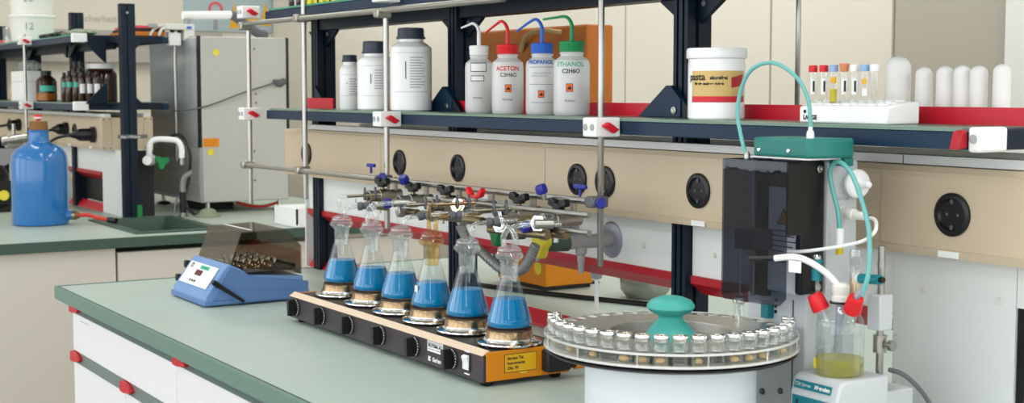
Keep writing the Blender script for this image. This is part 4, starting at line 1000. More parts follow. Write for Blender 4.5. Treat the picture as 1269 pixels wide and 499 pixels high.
for x in (-1.498, -1.438): MB().lathe([(0, .002), (.0022, .002), (.003, .001), (.003, 0), (0, 0)], (x, 1.3578, 1.316), 12, (0, -1, 0)).build('head_screw', 'chrome', t)
MB().lathe([(0, .016), (.003, .016), (.003, .011), (.0045, .010), (.0055, .006), (.0055, 0), (0, 0)], (-1.424, 1.385, 1.3335), 16).build('tube_nipple', 'white', t)
MB().lathe([(0, .010), (.003, .010), (.0045, .006), (.0045, 0), (0, 0)], (-1.522, 1.356, 1.302), 12).build('hood_screw', 'steel', t)
# smoked hood: front and left panes with a chamfered lower corner
hd_ = [(-1.545, 1.104), (-1.538, 1.098), (-1.425, 1.101), (-1.412, 1.112), (-1.412, 1.302), (-1.545, 1.302)]
MB().prism(hd_, 'xz', 1.330, 1.333).build('hood_front', 'smoke_dark', t, flat=True)
MB().box(-1.545, -1.542, 1.3332, 1.396, 1.104, 1.302).build('hood_side', 'smoke_dark', t, flat=True)
MB().box(-1.545, -1.412, 1.333, 1.3565, 1.2995, 1.302).build('hood_top', 'smoke_dark', t, flat=True)
MB().box(-1.4155, -1.412, 1.3332, 1.374, 1.20, 1.302).build('hood_side', 'black', t, flat=True)
# works behind the hood
MB().prism([(-1.510, 1.11), (-1.446, 1.11), (-1.446, 1.245), (-1.455, 1.262), (-1.510, 1.262)], 'xz', 1.388, 1.3968).build('label_panel', 'white', t, bevel=.001)
MB().poly([(-1.492, 1.3875, 1.208), (-1.462, 1.3875, 1.208), (-1.477, 1.3875, 1.233)]).build('warning_triangle', 'ink', t, flat=True)
MB().poly([(-1.4885, 1.387, 1.210), (-1.4655, 1.387, 1.210), (-1.477, 1.387, 1.229)]).build('warning_triangle', 'label_yellow', t, flat=True)
MB().poly([(-1.478, 1.3865, 1.224), (-1.480, 1.3865, 1.217), (-1.4775, 1.3865, 1.2175), (-1.479, 1.3865, 1.212), (-1.475, 1.3865, 1.2195), (-1.4772, 1.3865, 1.219)]).build('warning_bolt', 'ink', t, flat=True)
b = MB()
for k, w in enumerate((.05, .046, .05, .042, .05, .048, .03)): b.box(-1.501, -1.501+w, 1.3872, 1.3878, 1.198-.0075*k, 1.1995-.0075*k)
b.build('warning_text', 'ink', t, flat=True)
MB().box(-1.545+.004, -1.512, 1.386, 1.3968, 1.10, 1.302).build('drive_slot', 'black_soft', t, flat=True)
MB().cyl((-1.528, 1.376, 1.10), (-1.528, 1.376, 1.30), .004, n=12).build('lead_screw', 'dull_metal', t)
MB().box(-1.541, -1.498, 1.350, 1.386, 1.170, 1.200).build('needle_carriage', 'grey_dark', t, bevel=.002)
MB().box(-1.541, -1.425, 1.386, 1.3965, 1.262, 1.300).build('oven_block', 'black', t, flat=True)
MB().cyl((-1.530, 1.352, 1.062), (-1.530, 1.352, 1.172), .0016, n=10).build('needle', 'chrome', t)
MB().lathe([(.0065, 1.062), (.0068, 1.09), (.009, 1.093), (.009, 1.098), (.0045, 1.101), (.0045, 1.106), (0, 1.106)], (-1.530, 1.352, 0), 18).build('needle_guard', 'vial_glass', t)
MB().lathe([(.0072, 1.090), (.0095, 1.092), (.0095, 1.099), (.006, 1.101)], (-1.530, 1.352, 0), 18).build('guard_collar', 'chrome', t)
MB().box(-1.520, -1.505, 1.385, 1.3965, 1.068, 1.092).build('teal_block', 'teal_panel', t, flat=True)
# right side: filter, connector
MB().lathe([(0, 0), (.009, 0), (.009, .010), (.019, .012), (.0205, .015), (.0205, .019), (.018, .022), (.009, .023), (.006, .027), (.005, .043), (.003, .045), (0, .045)], (-1.4250, 1.465, 1.268), 36, (1, -.15, 0)).build('air_filter', 'white', t)
MB().lathe([(0, -.001), (.0095, 0), (.0095, .004), (.0075, .005), (.0075, .012), (.0085, .013), (.0085, .030), (.0065, .032), (.0055, .052), (.0035, .055), (0, .055)], (-1.4250, 1.447, 1.227), 24, (1, -.1, -.04)).build('cable_plug', 'offwhite', t)
MB().cyl((-1.371, 1.4415, 1.2247), (-1.362, 1.4405, 1.2244), .0038, n=12).build('plug_boot', 'black', t)
text('KF Cell', .007, 'ink_soft', t, 'port_lettering', on_plane((-1.4246, 1.452, 1.246), (0, 1, 0), (0, 0, 1)))
# ------------------------------------------------------------------ vials in the carousel
def vial(label, sample, grp):
    e = thing('vial', label, 'vial', (0, 0, 0), grp); c = (0, 0, 0)
    MB().lathe([(0, 0), (.0092, 0), (.0106, .0015), (.0108, .003), (.0108, .0235), (.0098, .0270), (.0072, .0290), (.0070, .032)], c, 24).build('glass_body', 'vial_glass', e)
    MB().lathe([(.0060, .0300), (.0098, .0295), (.0103, .0310), (.0103, .0372), (.0098, .0384), (.0045, .0386), (.0040, .0376), (0, .0374)], c, 24).build('crimp_cap', 'chrome', e)
    if sample: MB().ball((.001, 0, .0048), .0066, (1.1, .8, .6), 10, 8).build('sample', 'tan', e)
    return e
va_ = vial('small capped glass vial with a tan sample in the carousel ring', True, 'vials with a tan sample')
vb_ = vial('small capped empty glass vial in the carousel ring', False, 'empty vials')
first = {True: True, False: True}
toC = math.atan2(-CY, -CX)
idx = []
for i in range(N):
    a_ = 2*PI*i/N
    d = (a_-toC+PI) % (2*PI)-PI
    # vials fill the near half of the ring, from its left rim to the tower
    if -1.62 < d < 1.68: idx.append((d, a_))
idx.sort()
for n_, (d, a_) in enumerate(idx):
    s_ = n_ % 2 == 0 or n_ in (9, 15)
    if first[s_]: e = va_ if s_ else vb_; first[s_] = False
    else: e = copy_tree(va_ if s_ else vb_)
    e.location = (CX+RV*math.cos(a_), CY+RV*math.sin(a_), 1.0482)
    e.rotation_euler = (0, 0, a_*3.1)
# ------------------------------------------------------------------ tubes and cables
def line(pts, r, m, label, name='tube', cat='tube', n=12):
    return tag(MB().tube(pts, r, n, 8).build(name, m), label, cat)
line([(-1.424, 1.385, 1.348), (-1.426, 1.382, 1.386), (-1.441, 1.376, 1.416), (-1.472, 1.37, 1.436), (-1.499, 1.366, 1.4385), (-1.524, 1.362, 1.428), (-1.541, 1.36, 1.402), (-1.546, 1.358, 1.367), (-1.536, 1.357, 1.332), (-1.524, 1.356, 1.305)], .0029, 'teal_tube', 'pale teal tube arching from the teal head over to the hood', 'teal_tube')
line([(-1.404, 1.425, 1.205), (-1.405, 1.422, 1.231), (-1.412, 1.42, 1.255), (-1.418, 1.418, 1.283), (-1.408, 1.415, 1.298), (-1.390, 1.41, 1.3005), (-1.364, 1.405, 1.286), (-1.341, 1.40, 1.254), (-1.322, 1.395, 1.217), (-1.312, 1.388, 1.182), (-1.309, 1.382, 1.152), (-1.315, 1.378, 1.126)], .0033, 'teal_tube', 'pale teal tube looping from the tower side down to the right red cap', 'teal_tube')
t = thing('tube_fitting', 'small clear and yellow tube fitting on the tower side', 'fitting', (-1.404, 1.425, 1.170))
MB().cyl((-1.404, 1.425, 1.183), (-1.404, 1.425, 1.207), .0062, n=14).build('sleeve', 'white', t)
MB().cyl((-1.404, 1.425, 1.170), (-1.404, 1.425, 1.183), .0050, n=14).build('tip', 'yellow_tube', t)
line([(-1.362, 1.4405, 1.2244), (-1.343, 1.43, 1.223), (-1.322, 1.41, 1.217), (-1.318, 1.40, 1.208), (-1.335, 1.395, 1.196), (-1.38, 1.385, 1.184), (-1.42, 1.37, 1.176), (-1.445, 1.36, 1.174)], .0026, 'white', 'thin white cable curling from the plug back towards the hood', 'white_cable', 'cable')
t = thing('cell_lead', 'white lead with a black end running from the hood into the titration cell', 'lead', (-1.40, 1.37, 1.12))
MB().tube([(-1.475, 1.323, 1.163), (-1.45, 1.323, 1.166), (-1.427, 1.325, 1.1685)], .0042, 12).build('black_end', 'black', t)
MB().tube([(-1.427, 1.325, 1.1685), (-1.40, 1.335, 1.1725), (-1.385, 1.35, 1.166), (-1.372, 1.37, 1.150), (-1.3600, 1.383, 1.130), (-1.3595, 1.385, 1.119)], .0046, 12, 8).build('white_end', 'white', t)
MB().poly([(-1.405, 1.330, 1.168), (-1.389, 1.338, 1.167), (-1.388, 1.337, 1.151), (-1.404, 1.329, 1.152)]).build('paper_flag', 'label_white', t, flat=True)
# ------------------------------------------------------------------ stirrer stand and titration cell
t = thing('stirrer_stand', 'grey magnetic stirrer stand with teal control panels under the titration cell', 'stirrer', (-1.36, 1.39, .9)); ST = t
x0, x1, y0, y1 = -1.407, -1.318, 1.338, 1.437
pf = [(y0, .9002), (y0, .985), (y0+.006, 1.004), (y0+.014, 1.011), (y1, 1.011), (y1, .9002)]
MB().prism(pf, 'yz', x0, x1).build('housing', 'grey_body', t, bevel=.004, seg=3)
MB().box(-1.385, -1.330, y1, 1.50, .9002, .985).build('rear_block', 'grey_body', t, bevel=.003)
sl2 = V((0, .0075, .0215)).normalized(); n2 = V((0, -sl2.z, sl2.y)); o2 = V(((x0+x1)/2-.002, y0+.0036, .9965))
Q = lambda u, v, off=.0008: o2+V((1, 0, 0))*u+sl2*v+n2*off
MB().poly([Q(-.036, -.0055, .0015), Q(.034, -.0055, .0015), Q(.034, .0062, .0015), Q(-.036, .0062, .0015)]).build('name_panel', 'teal_panel', t, flat=True)
text('728 Stirrer', .0068, 'label_white', t, 'panel_lettering', lambda x, y: Q(-.034+x, .0003+y, .0022), align='LEFT')
text('Metrohm', .0075, 'label_white', t, 'panel_lettering', lambda x, y: Q(.032+x, .0003+y, .0022), align='RIGHT', bold=.0004)
yp = y0-.0012
MB().box(x0+.006, x1-.014, yp, y0+.0005, .925, .982).build('control_panel', 'teal_panel', t, flat=True)
MB().lathe([(0, .012), (.0095, .012), (.0105, .009), (.0115, 0), (0, 0)], (-1.349, yp, .955), 24, (0, -1, 0)).build('speed_knob', 'grey_body', t)
b = MB()
for k in range(7):
    a_ = math.radians(210-k*40); b.box(-1.349+.0165*math.cos(a_)-.0011, -1.349+.0165*math.cos(a_)+.0011, yp-.0006, yp, .955+.0165*math.sin(a_)-.0011, .955+.0165*math.sin(a_)+.0011)
b.build('scale_dots', 'label_white', t, flat=True)
MB().box(-1.398, -1.385, yp-.006, yp, .955, .966).build('power_switch', 'red_plastic', t, bevel=.001)
MB().box(-1.393, -1.390, yp-.0006, yp, .969, .977).build('switch_mark', 'ink', t, flat=True)
# pole with its clamp
pxy = (-1.353, 1.455)
MB().cyl((*pxy, .985), (*pxy, 1.185), .0052, n=18).build('pole', 'steel', t)
MB().cyl((*pxy, 1.155), (*pxy, 1.163), .0058, n=18).build('pole_collar', 'dull_metal', t)
MB().box(pxy[0]-.012, pxy[0]+.012, pxy[1]-.014, pxy[1]+.012, 1.068, 1.118).build('cell_clamp', 'grey_body', t, bevel=.002)
MB().cyl((*pxy, 1.036), (*pxy, 1.060), .0095, n=20).build('stop_ring', 'dull_metal', t)
MB().lathe([(0, 0), (.003, 0), (.003, .008), (.0075, .009), (.0075, .016), (0, .017)], (pxy[0]+.008, pxy[1], 1.048), 16, (1, .1, 0)).build('thumb_screw', 'dull_metal', t)
# cell
vc = (-1.3605, 1.385, 1.0115); x, y, z = vc
t = thing('titration_cell', 'glass titration cell half filled with yellow liquid, with two red caps', 'glass vessel', vc)
MB().lathe([(0, 0), (.030, 0), (.0325, .002), (.033, .005), (.033, .066), (.031, .077), (.024, .088), (.0165, .093), (.0145, .095), (.0145, .101)], vc, 48).build('glass_body', 'glass', t)
MB().lathe([(0, .0015), (.030, .0015), (.0322, .004), (.0322, .0235), (0, .0235)], vc, 44).build('yellow_solution', 'yellow_liquid', t)
MB().box(x-.022, x-.010, y-.0260, y-.0252, z+.008, z+.022, R=Matrix.Rotation(.35, 3, 'Z')).build('frosted_mark', 'yellow', t, flat=True)
MB().lathe([(0, .098), (.0150, .098), (.0150, .1005), (0, .1005)], vc, 28).build('seal_ring', 'black', t)
MB().lathe([(0, .101), (.0125, .101), (.0128, .108), (.0105, .110), (.0120, .113), (.0125, .122), (.0085, .126), (.0060, .127), (0, .127)], vc, 24, flutes=1, fdepth=.03).build('centre_stopper', 'offwhite', t)
MB().lathe([(.0085, .104), (.0085, .140), (.0068, .144), (.0085, .148), (.0095, .165), (.0080, .172), (0, .173)], (x+.006, y+.022, z), 24).build('drying_tube', 'glass_joint', t)
MB().lathe([(0, .110), (.007, .110), (.007, .132), (0, .132)], (x+.006, y+.022, z), 18).build('drying_filling', 'tan', t)
MB().lathe([(0, .150), (.0062, .150), (.0062, .158), (0, .158)], (x+.006, y+.022, z), 18).build('drying_plug', 'grey_plastic', t)
def red_neck(top, base, label, tube_to):
    T, B = V(top), V(base); d = (T-B).normalized()
    MB().cyl(B, T, .0085, n=20, cap=False).build('side_neck', 'glass_joint', t)
    o = MB().lathe([(0, 0), (.0118, 0), (.0125, .003), (.0108, .021), (.0100, .024), (.0050, .0245), (.0045, .020), (0, .020)], T-d*.010, 36, d, flutes=1, fdepth=.025).build('red_cap', 'red_plastic', t)
    if tube_to is not None: MB().tube([T, T-d*.02, V(tube_to)], .0030, 10, 4).build('inner_tube', 'glass_joint', t)
red_neck((x-.026, y-.016, z+.096), (x-.016, y-.008, z+.070), '', None)
red_neck((x+.036, y-.012, z+.1005), (x+.018, y-.004, z+.070), '', (x-.008, y-.006, z+.030))
MB().tube([(x+.036, y-.012, z+.103), (x+.041, y-.010, z+.114), (x+.044, y-.007, z+.122)], .0062, 12, 4, r1=.005).build('tube_sleeve', 'suction', t)
MB().tube([(x, y, z+.1), (x-.002, y-.002, z+.03)], .0055, 12).build('electrode', 'suction', t)
MB().tube([(x-.027, y-.017, z+.106), (x-.0275, y-.0175, z+.128)], .0025, 8).build('vent_stem', 'glass_joint', t)
MB().cyl((x-.028, y-.018, z+.128), (x-.028, y-.018, z+.157), .0072, n=20).build('teal_sleeve', 'teal_panel', t)
MB().lathe([(0, .1572), (.0055, .1572), (.0055, .161), (.0035, .163), (0, .163)], (x-.028, y-.018, z), 16).build('sleeve_tip', 'chrome', t)
MB().cyl((x+.019, y+.018, z+.133), (x+.058, y+.014, z+.136), .0068, n=20).build('side_valve', 'teal_panel', t)
MB().cyl((x+.013, y+.0185, z+.1327), (x+.019, y+.018, z+.133), .0060, n=16).build('valve_spigot', 'white', t)
MB().cyl((x+.058, y+.014, z+.136), (x+.064, y+.0135, z+.1365), .0040, n=14).build('valve_tip', 'black', t)
line([(-1.333, 1.452, 1.015), (-1.312, 1.46, 1.010), (-1.296, 1.48, .985), (-1.288, 1.50, .95), (-1.285, 1.52, .906)], .0032, 'grey_dark', 'dark grey cable dropping from the stirrer pole to the bench', 'grey_cable', 'cable')
# ------------------------------------------------------------------ far bench: carboy
c = (-5.335, 1.262, .9002); t = thing('carboy', 'glossy blue carboy with a cork stopper on the far bench', 'bottle', c); x, y, z = c
MB().lathe([(0, 0), (.094, 0), (.1005, .004), (.1025, .012), (.1025, .235), (.098, .262), (.083, .283), (.058, .298), (.041, .306), (.037, .314), (.036, .345), (.0375, .347), (.0375, .352), (.033, .354), (0, .354)], c, 64).build('body', 'carboy_blue', t)
MB().lathe([(0, .3545), (.0315, .3545), (.0335, .385), (0, .387)], c, 28).build('cork', 'cork', t)
MB().lathe([(0, .3875), (.008, .3875), (.008, .392), (.014, .394), (.0165, .401), (.013, .409), (0, .411)], c, 20).build('cork_cap', 'red_plastic', t)
MB().lathe([(.0142, .3945), (.0168, .398), (.0168, .401), (.0142, .402)], c, 20).build('cork_band', 'label_white', t)
d = V((.55, .83, 0)).normalized(); s = V((x, y, z+.034))+d*.098
MB().cyl(s, s+d*.024, .018, .0155, n=20).build('spigot', 'carboy_blue', t)
MB().cyl(s+d*.024, s+d*.036, .0165, n=20).build('spigot_ring', 'brass', t)
MB().cyl(s+d*.036, s+d*.046, .012, n=16).build('spigot_plug', 'cork', t)
t2 = thing('drain_hose', 'short red hose running from the blue carboy into the sink', 'hose', (-5.2, 1.42, .9))
p0 = s+d*.046
MB().tube([p0, p0+V((.012, .02, .002)), (-5.235, 1.415, .934), (-5.20, 1.44, .926), (-5.17, 1.468, .920)], .0075, 12, 8).build('tube', 'rubber_red', t2)
MB().cyl((-5.172, 1.467, .9205), (-5.145, 1.49, .917), .011, n=14).build('hose_end', 'black', t2)
# ------------------------------------------------------------------ grey cabinet
cx0, cx1, cy0, cy1, cz0, cz1 = -6.08, -5.43, 1.926, 2.30, .944, 1.618
t = thing('grey_cabinet', 'large grey instrument cabinet with louvred side on the far bench', 'cabinet', ((cx0+cx1)/2, (cy0+cy1)/2, .9))
MB().box(cx0, cx1-.012, cy0, cy1, cz0, cz1).build('housing', 'grey_louver', t, bevel=.004)
MB().box(cx1-.012, cx1, cy0+.002, cy1-.002, cz0+.002, cz1-.002).build('end_face', 'grey_cab', t, bevel=.003)
MB().box(cx1-.014, cx1+.001, cy1-.006, cy1+.006, cz0+.12, cz1).build('edge_seal', 'black', t, flat=True)
MB().box(cx1-.030, cx1-.004, cy0-.006, cy0+.004, 1.17, cz1+.002).build('edge_seal', 'black', t, flat=True)
MB().box(cx0+.01, cx1-.032, cy0-.005, cy0, 1.17, cz1-.005).build('glass_door', 'darkglass', t, bevel=.002)
b = MB()
for k in range(17):
    zz = cz0+.018+k*.0122; b.prism([(cy0-.0005, zz), (cy0-.006, zz), (cy0-.0005, zz+.008)], 'yz', cx0+.015, cx1-.03)
b.build('louvres', 'grey_cab', t, flat=True)
for px_ in (cx0+.06, cx1-.03):
    for py in (cy0+.03, cy1-.03):
        f = MB().cyl((px_, py, .912), (px_, py, cz0), .009, n=14).build('foot', 'chrome', t)
        MB().lathe([(0, .9001), (.03, .9001), (.032, .904), (.02, .912), (0, .914)], (px_, py, 0), 20).build('foot_pad', 'black', f)
fx = cx1+.0006
MB().box(fx, fx+.0008, cy0+.005, cy0+.072, 1.172, 1.207).build('orange_label', 'orange', t, flat=True)
b = MB()
for k in range(3): b.box(fx+.0008, fx+.0012, cy0+.012, cy0+.06, 1.179+.009*k, 1.1805+.009*k)
b.build('label_lines', 'orange_dark', t, flat=True)
for yy, zz, mm in ((cy0+.036, 1.150, 'yellow'), (cy0+.066, 1.553, 'yellow')): MB().lathe([(0, .001), (.0135, .001), (.0135, 0), (0, 0)], (fx, yy, zz), 24, (1, 0, 0)).build('round_sticker', mm, t)
for yy, zz in ((2.155, 1.57), (2.16, 1.385), (2.15, 1.15), (2.15, 1.03), (2.16, 1.35)): MB().lathe([(0, .002), (.0035, .0015), (.0045, 0), (0, 0)], (fx, yy, zz), 12, (1, 0, 0)).build('screw', 'grey_dark', t)
MB().ball((fx+.006, 2.262, 1.43), .02, (.5, 1.1, .8), 14, 8).ball((fx+.008, 2.242, 1.435), .013, (.6, 1, .9), 12, 8).ball((fx+.006, 2.28, 1.437), .014, (.6, 1, 1), 12, 8).build('putty_seal', 'grey_dark', t)
tag(MB().tube([(fx+.008, 2.235, 1.43), (fx+.015, 2.18, 1.415), (fx+.02, 2.08, 1.385), (fx+.015, 1.97, 1.345), (-5.45, 1.90, 1.325), (-5.60, 1.86, 1.315)], .0032, 8, 8).build('grey_cable', 'grey_dark'), 'thin grey cable crossing the face of the grey cabinet', 'cable')
# arm above the cabinet
t = thing('extraction_arm', 'white and dark grey jointed arm above the grey cabinet', 'arm', (-5.8, 2.15, 1.618))
MB().cyl((-5.62, 1.92, 1.708), (-5.62, 2.13, 1.716), .017, n=20).build('white_tube', 'white', t)
MB().tube([(-5.62, 2.13, 1.716), (-5.62, 2.15, 1.708), (-5.62, 2.24, 1.648), (-5.62, 2.272, 1.637)], .020, 16, 6).ball((-5.62, 2.272, 1.637), .024, (1, 1, 1)).build('grey_elbow', 'grey_dark', t)
MB().cyl((-5.62, 1.95, 1.6185), (-5.62, 1.95, 1.70), .008, n=12).box(-5.66, -5.58, 1.935, 2.0, 1.6182, 1.623).build('arm_foot', 'grey_plastic', t)
t = thing('bench_valve_cluster', 'white clamp with small pipes at the end of the far rack', 'fitting', (-5.62, 1.86, 1.60))
MB().box(-5.645, -5.600, 1.856, 1.906, 1.583, 1.640).build('clamp', 'white', t, bevel=.004)
MB().box(-5.66, -5.585, 1.84, 1.955, 1.648, 1.672).box(-5.65, -5.59, 1.915, 1.96, 1.604, 1.672).build('bracket', 'offwhite', t, bevel=.003)
MB().box(-5.584, -5.580, 1.925, 1.945, 1.652, 1.662).build('blue_mark', 'blue_plastic', t, flat=True)
MB().tube([(-5.62, 1.84, 1.664), (-5.62, 1.815, 1.660), (-5.62, 1.795, 1.645), (-5.62, 1.782, 1.623)], .006, 10).tube([(-5.60, 1.845, 1.655), (-5.60, 1.825, 1.648), (-5.60, 1.812, 1.623)], .006, 10).build('pipe', 'offwhite', t)
for yy in (1.868, 1.898): MB().ball((-5.598, yy, 1.645), .010, (1, 1, 1), 12, 8).build('valve_knob', 'black', t)
MB().box(-5.63, -5.60, 1.775, 1.81, 1.655, 1.672).build('end_piece', 'grey_plastic', t, bevel=.002)
# white box right of the cabinet
c = (-4.79, 2.10, .9005); t = thing('white_box', 'white open box on the far bench behind the rack end', 'box', c)
b = MB(); xo = (-4.915, -4.70); yo = (2.02, 2.30)
b.box(xo[0], xo[1], yo[0], yo[1], .9012, .910); b.box(xo[1]-.006, xo[1], yo[0], yo[1], .910, .968); b.box(xo[0], xo[0]+.006, yo[0], yo[1], .910, .968); b.box(xo[0], xo[1], yo[0], yo[0]+.006, .910, .968); b.box(xo[0], xo[1], yo[1]-.006, yo[1], .910, .968)
b.build('carton', 'white', t, flat=True)
c = (-4.80, 2.15, .9105); t = thing('paper_roll', 'white roll with blue print standing in the white box', 'roll', c)
MB().lathe([(.012, 0), (.030, 0), (.030, .085), (.012, .085), (.012, 0)], c, 28).build('roll', 'white', t)
cyl_patch(c, .0305, toward(c[0], c[1])+.2, .03, .062, .078).build('print', 'ink_blue', t, flat=True)
# tap, hose stub and bits on the sink side
t = thing('water_tap', 'white swan-neck water tap with a green handle beside the sink', 'tap', (-5.44, 1.70, 1.10))
MB().cyl((-5.456, 1.72, 1.125), (-5.40, 1.69, 1.125), .024, .018, n=20).build('tap_base', 'white', t)
MB().tube([(-5.415, 1.705, 1.128), (-5.40, 1.70, 1.16), (-5.395, 1.705, 1.195), (-5.385, 1.725, 1.208), (-5.36, 1.775, 1.207), (-5.345, 1.80, 1.198), (-5.34, 1.81, 1.17), (-5.34, 1.81, 1.135)], .0115, 14, 8).build('spout', 'white', t)
MB().cyl((-5.34, 1.81, 1.108), (-5.34, 1.81, 1.135), .009, n=14).build('spout_tip', 'steel', t)
pr = []
for k in range(30):
    a_ = 2*PI*k/30; rr = .024+.007*math.cos(3*a_); pr.append((1.745+rr*math.cos(a_+.4), 1.118+rr*math.sin(a_+.4)))
MB().prism(pr, 'yz', -5.40, -5.378).build('handle', 'green_tap', t, bevel=.003)
c = (-5.34, 1.812, .9005); t = thing('hose_stub', 'black standpipe with a grey bent nozzle beside the sink', 'pipe', c); x, y, z = c
MB().lathe([(0, 0), (.018, 0), (.018, .01), (.012, .012), (.012, .018), (0, .018)], c, 16).build('foot', 'steel', t)
MB().cyl((x, y, z+.018), (x, y, z+.10), .013, n=14).build('stem', 'black', t)
MB().tube([(x, y, z+.10), (x, y, z+.135), (x+.006, y+.008, z+.160), (x+.015, y+.035, z+.178)], .0125, 14, 8, r1=.010).build('nozzle', 'hose_grey', t)
MB().tube([(x-.02, y-.03, z+.01), (x-.02, y-.022, z+.06), (x-.018, y-.006, z+.085)], .004, 8).build('side_tube', 'hose_grey', t)
c = (-5.385, 1.652, .9005); tag(MB().lathe([(0, 0), (.012, 0), (.011, .05), (.008, .052), (0, .052)], c, 16).build('green_stopper', 'green_tap', loc=c), 'small green stopper standing at the foot of the far rack post', 'stopper')
tag(MB().tube([(-5.55, 1.80, 1.20), (-5.50, 1.86, 1.22), (-5.46, 1.885, 1.15), (-5.45, 1.875, 1.04), (-5.43, 1.85, .96), (-5.39, 1.87, .908), (-5.36, 1.90, .906)], .006, 8, 8).build('black_cable', 'black'), 'black cable hanging between the far rack and the louvred cabinet', 'cable')
c = (-5.30, 1.90, .9005); tag(MB().lathe([(0, 0), (.05, 0), (.05, .008), (.035, .012), (.03, .026), (.015, .033), (0, .034)], c, 28).build('drain_cover', 'grey_green', loc=c), 'pale domed cover lying on the bench under the grey cabinet', 'cover')
t = thing('red_tubing', 'red tubing lying under the grey cabinet', 'tubing', (-5.6, 2.15, .9)); MB().tube([(-5.52, 2.10, .935), (-5.50, 2.16, .918), (-5.50, 2.22, .915), (-5.48, 2.27, .93)], .006, 8).build('tube', 'rubber_red', t)
c = (-5.72, 2.05, .9005); tag(MB().box(-5.80, -5.60, 1.98, 2.12, .9005, .93).build('black_tray', 'black_soft', bevel=.003), 'black tray pushed under the grey cabinet', 'tray')
# plugs and leads in the far trunking
def plug(x, z, ln, r, label, drop):
    t = thing('power_plug', label, 'plug', (x, 1.555, z))
    MB().lathe([(0, 0), (r*1.25, 0), (r*1.25, .012), (r, .014), (r*.95, ln*.6), (r*.6, ln*.75), (r*.35, ln), (0, ln)], (x, 1.5545, z), 20, (0, -1, 0)).build('plug_body', 'black', t)
    y = 1.5545-ln
    MB().tube([(x, y+.004, z), (x-.01, y-.05, z-.012), (x-.05, y-.09, z-.05), (x-.09, y-.085, z-.10), (x-.10, y-.08, z-.20), (x-.10, y-.08, z-.30)] if drop else [(x, y+.004, z), (x-.01, y-.03, z-.015), (x-.03, y-.05, z-.05), (x-.05, y-.04, z-.12)], .0058, 8, 8).build('cable', 'black', t)
plug(-5.66, 1.222, .095, .026, 'large black plug near the end of the far trunking', True)
plug(-6.08, 1.235, .06, .024, 'black plug in the far trunking just right of the carboy neck', False)
plug(-6.95, 1.235, .06, .024, 'black plug at the left edge of the far trunking', True)
# small items left of the carboy
t = thing('vacuum_pump', 'black pump with a yellow knob left of the blue carboy', 'pump', (-6.1, 1.25, .9))
MB().lathe([(0, .0), (.07, 0), (.08, .02), (.08, .15), (.055, .19), (0, .195)], (-6.02, 1.22, .9005), 28).build('motor', 'black', t)
MB().box(-6.12, -5.95, 1.13, 1.29, .9003, .925).build('base', 'black_soft', t, bevel=.004)
MB().box(-5.96, -5.945, 1.22, 1.30, .93, 1.03).build('side_head', 'black_soft', t, bevel=.004)
MB().lathe([(0, .02), (.020, .02), (.022, 0), (0, 0)], (-5.945, 1.262, .970), 18, (.95, -.3, 0)).build('knob', 'yellow', t)
MB().cyl((-5.95, 1.29, .955), (-5.95, 1.315, .955), .012, n=14).build('spout', 'brass', t)
t = thing('metal_stand', 'metal clamp stand with grey fittings at the left edge of the far bench', 'stand', (-6.3, 1.36, .9))
MB().box(-6.36, -6.22, 1.32, 1.43, .9003, .912).build('foot_plate', 'grey_dark', t, bevel=.002)
MB().cyl((-6.30, 1.385, .91), (-6.30, 1.385, 1.255), .008, n=14).build('rod', 'steel', t)
MB().box(-6.33, -6.27, 1.35, 1.42, 1.15, 1.21).cyl((-6.29, 1.33, 1.18), (-6.27, 1.44, 1.195), .020, n=14).build('clamp', 'dull_metal', t, bevel=.004)
MB().prism([(1.30, 1.06), (1.38, 1.10), (1.42, 1.15), (1.30, 1.15)], 'yz', -6.26, -6.25).build('splash_plate', 'grey_plastic', t, flat=True)
tag(MB().tube([(-6.35, 1.46, 1.20), (-6.22, 1.43, 1.235), (-6.15, 1.42, 1.19), (-6.14, 1.41, 1.08), (-6.16, 1.40, .95), (-6.12, 1.39, .9066), (-6.0, 1.40, .9066), (-5.6, 1.43, .9066)], .006, 8, 8).build('black_cable', 'black'), 'black cable curling down left of the blue carboy', 'cable')
# ------------------------------------------------------------------ far rack, lower shelf
def amber(x, r, h, sh, label, lab=None, y=1.53, m='amber', name='amber_bottle', capm='black', neck=.42, grp=None):
    c = (x, y, 1.3515); t = thing(name, label, 'bottle', c, grp)
    MB().lathe([(0, 0), (r*.92, 0), (r, .004), (r, sh), (r*.9, sh+(h-sh)*.25), (r*neck, sh+(h-sh)*.6), (r*neck, h-.02), (0, h-.02)], c, 28).build('body', m, t)
    MB().lathe([(0, h-.0195), (r*neck*1.2, h-.0195), (r*neck*1.2, h), (0, h)], c, 24).build('cap', capm, t)
    if lab: cyl_patch(c, r+.0008, toward(x, y)+.15, r*1.5, lab[1], lab[2]).build('label', lab[0], t, flat=True)
    return t
t = amber(-6.305, .045, .135, .085, 'squat amber bottle with a teal label and orange contents', ('label_teal', .045, .07))
MB().lathe([(0, .003), (.0453, .006), (.0456, .036), (0, .036)], (-6.305, 1.53, 1.3515), 28).build('contents', 'amber_orange', t)
rows = [(-5.86, 1.495, .0145, .122, 'label_teal', 'slim amber bottle with a teal label at the left of the row'), (-5.80, 1.50, .0150, .128, 'label_teal', 'slim amber bottle with a teal label, second in the row'), (-5.76, 1.517, .0150, .124, 'label_teal', 'slim amber bottle with a teal label, third in the row'),
        (-5.72, 1.530, .0155, .122, 'label_white', 'slim amber bottle with a white label right of the teal-labelled ones'), (-5.69, 1.552, .0155, .128, 'label_white', 'slim amber bottle with a white label in the middle of the row'), (-5.66, 1.572, .0155, .124, 'label_white', 'slim amber bottle with a white label at the right of the row')]
for i, (x, yy, r, h, lm, lb) in enumerate(rows): amber(x, r, h, h-.03, lb, (lm, .038 if lm == 'label_white' else .062, .075 if lm == 'label_white' else .082), y=yy, grp='slim amber bottles on the far rack')
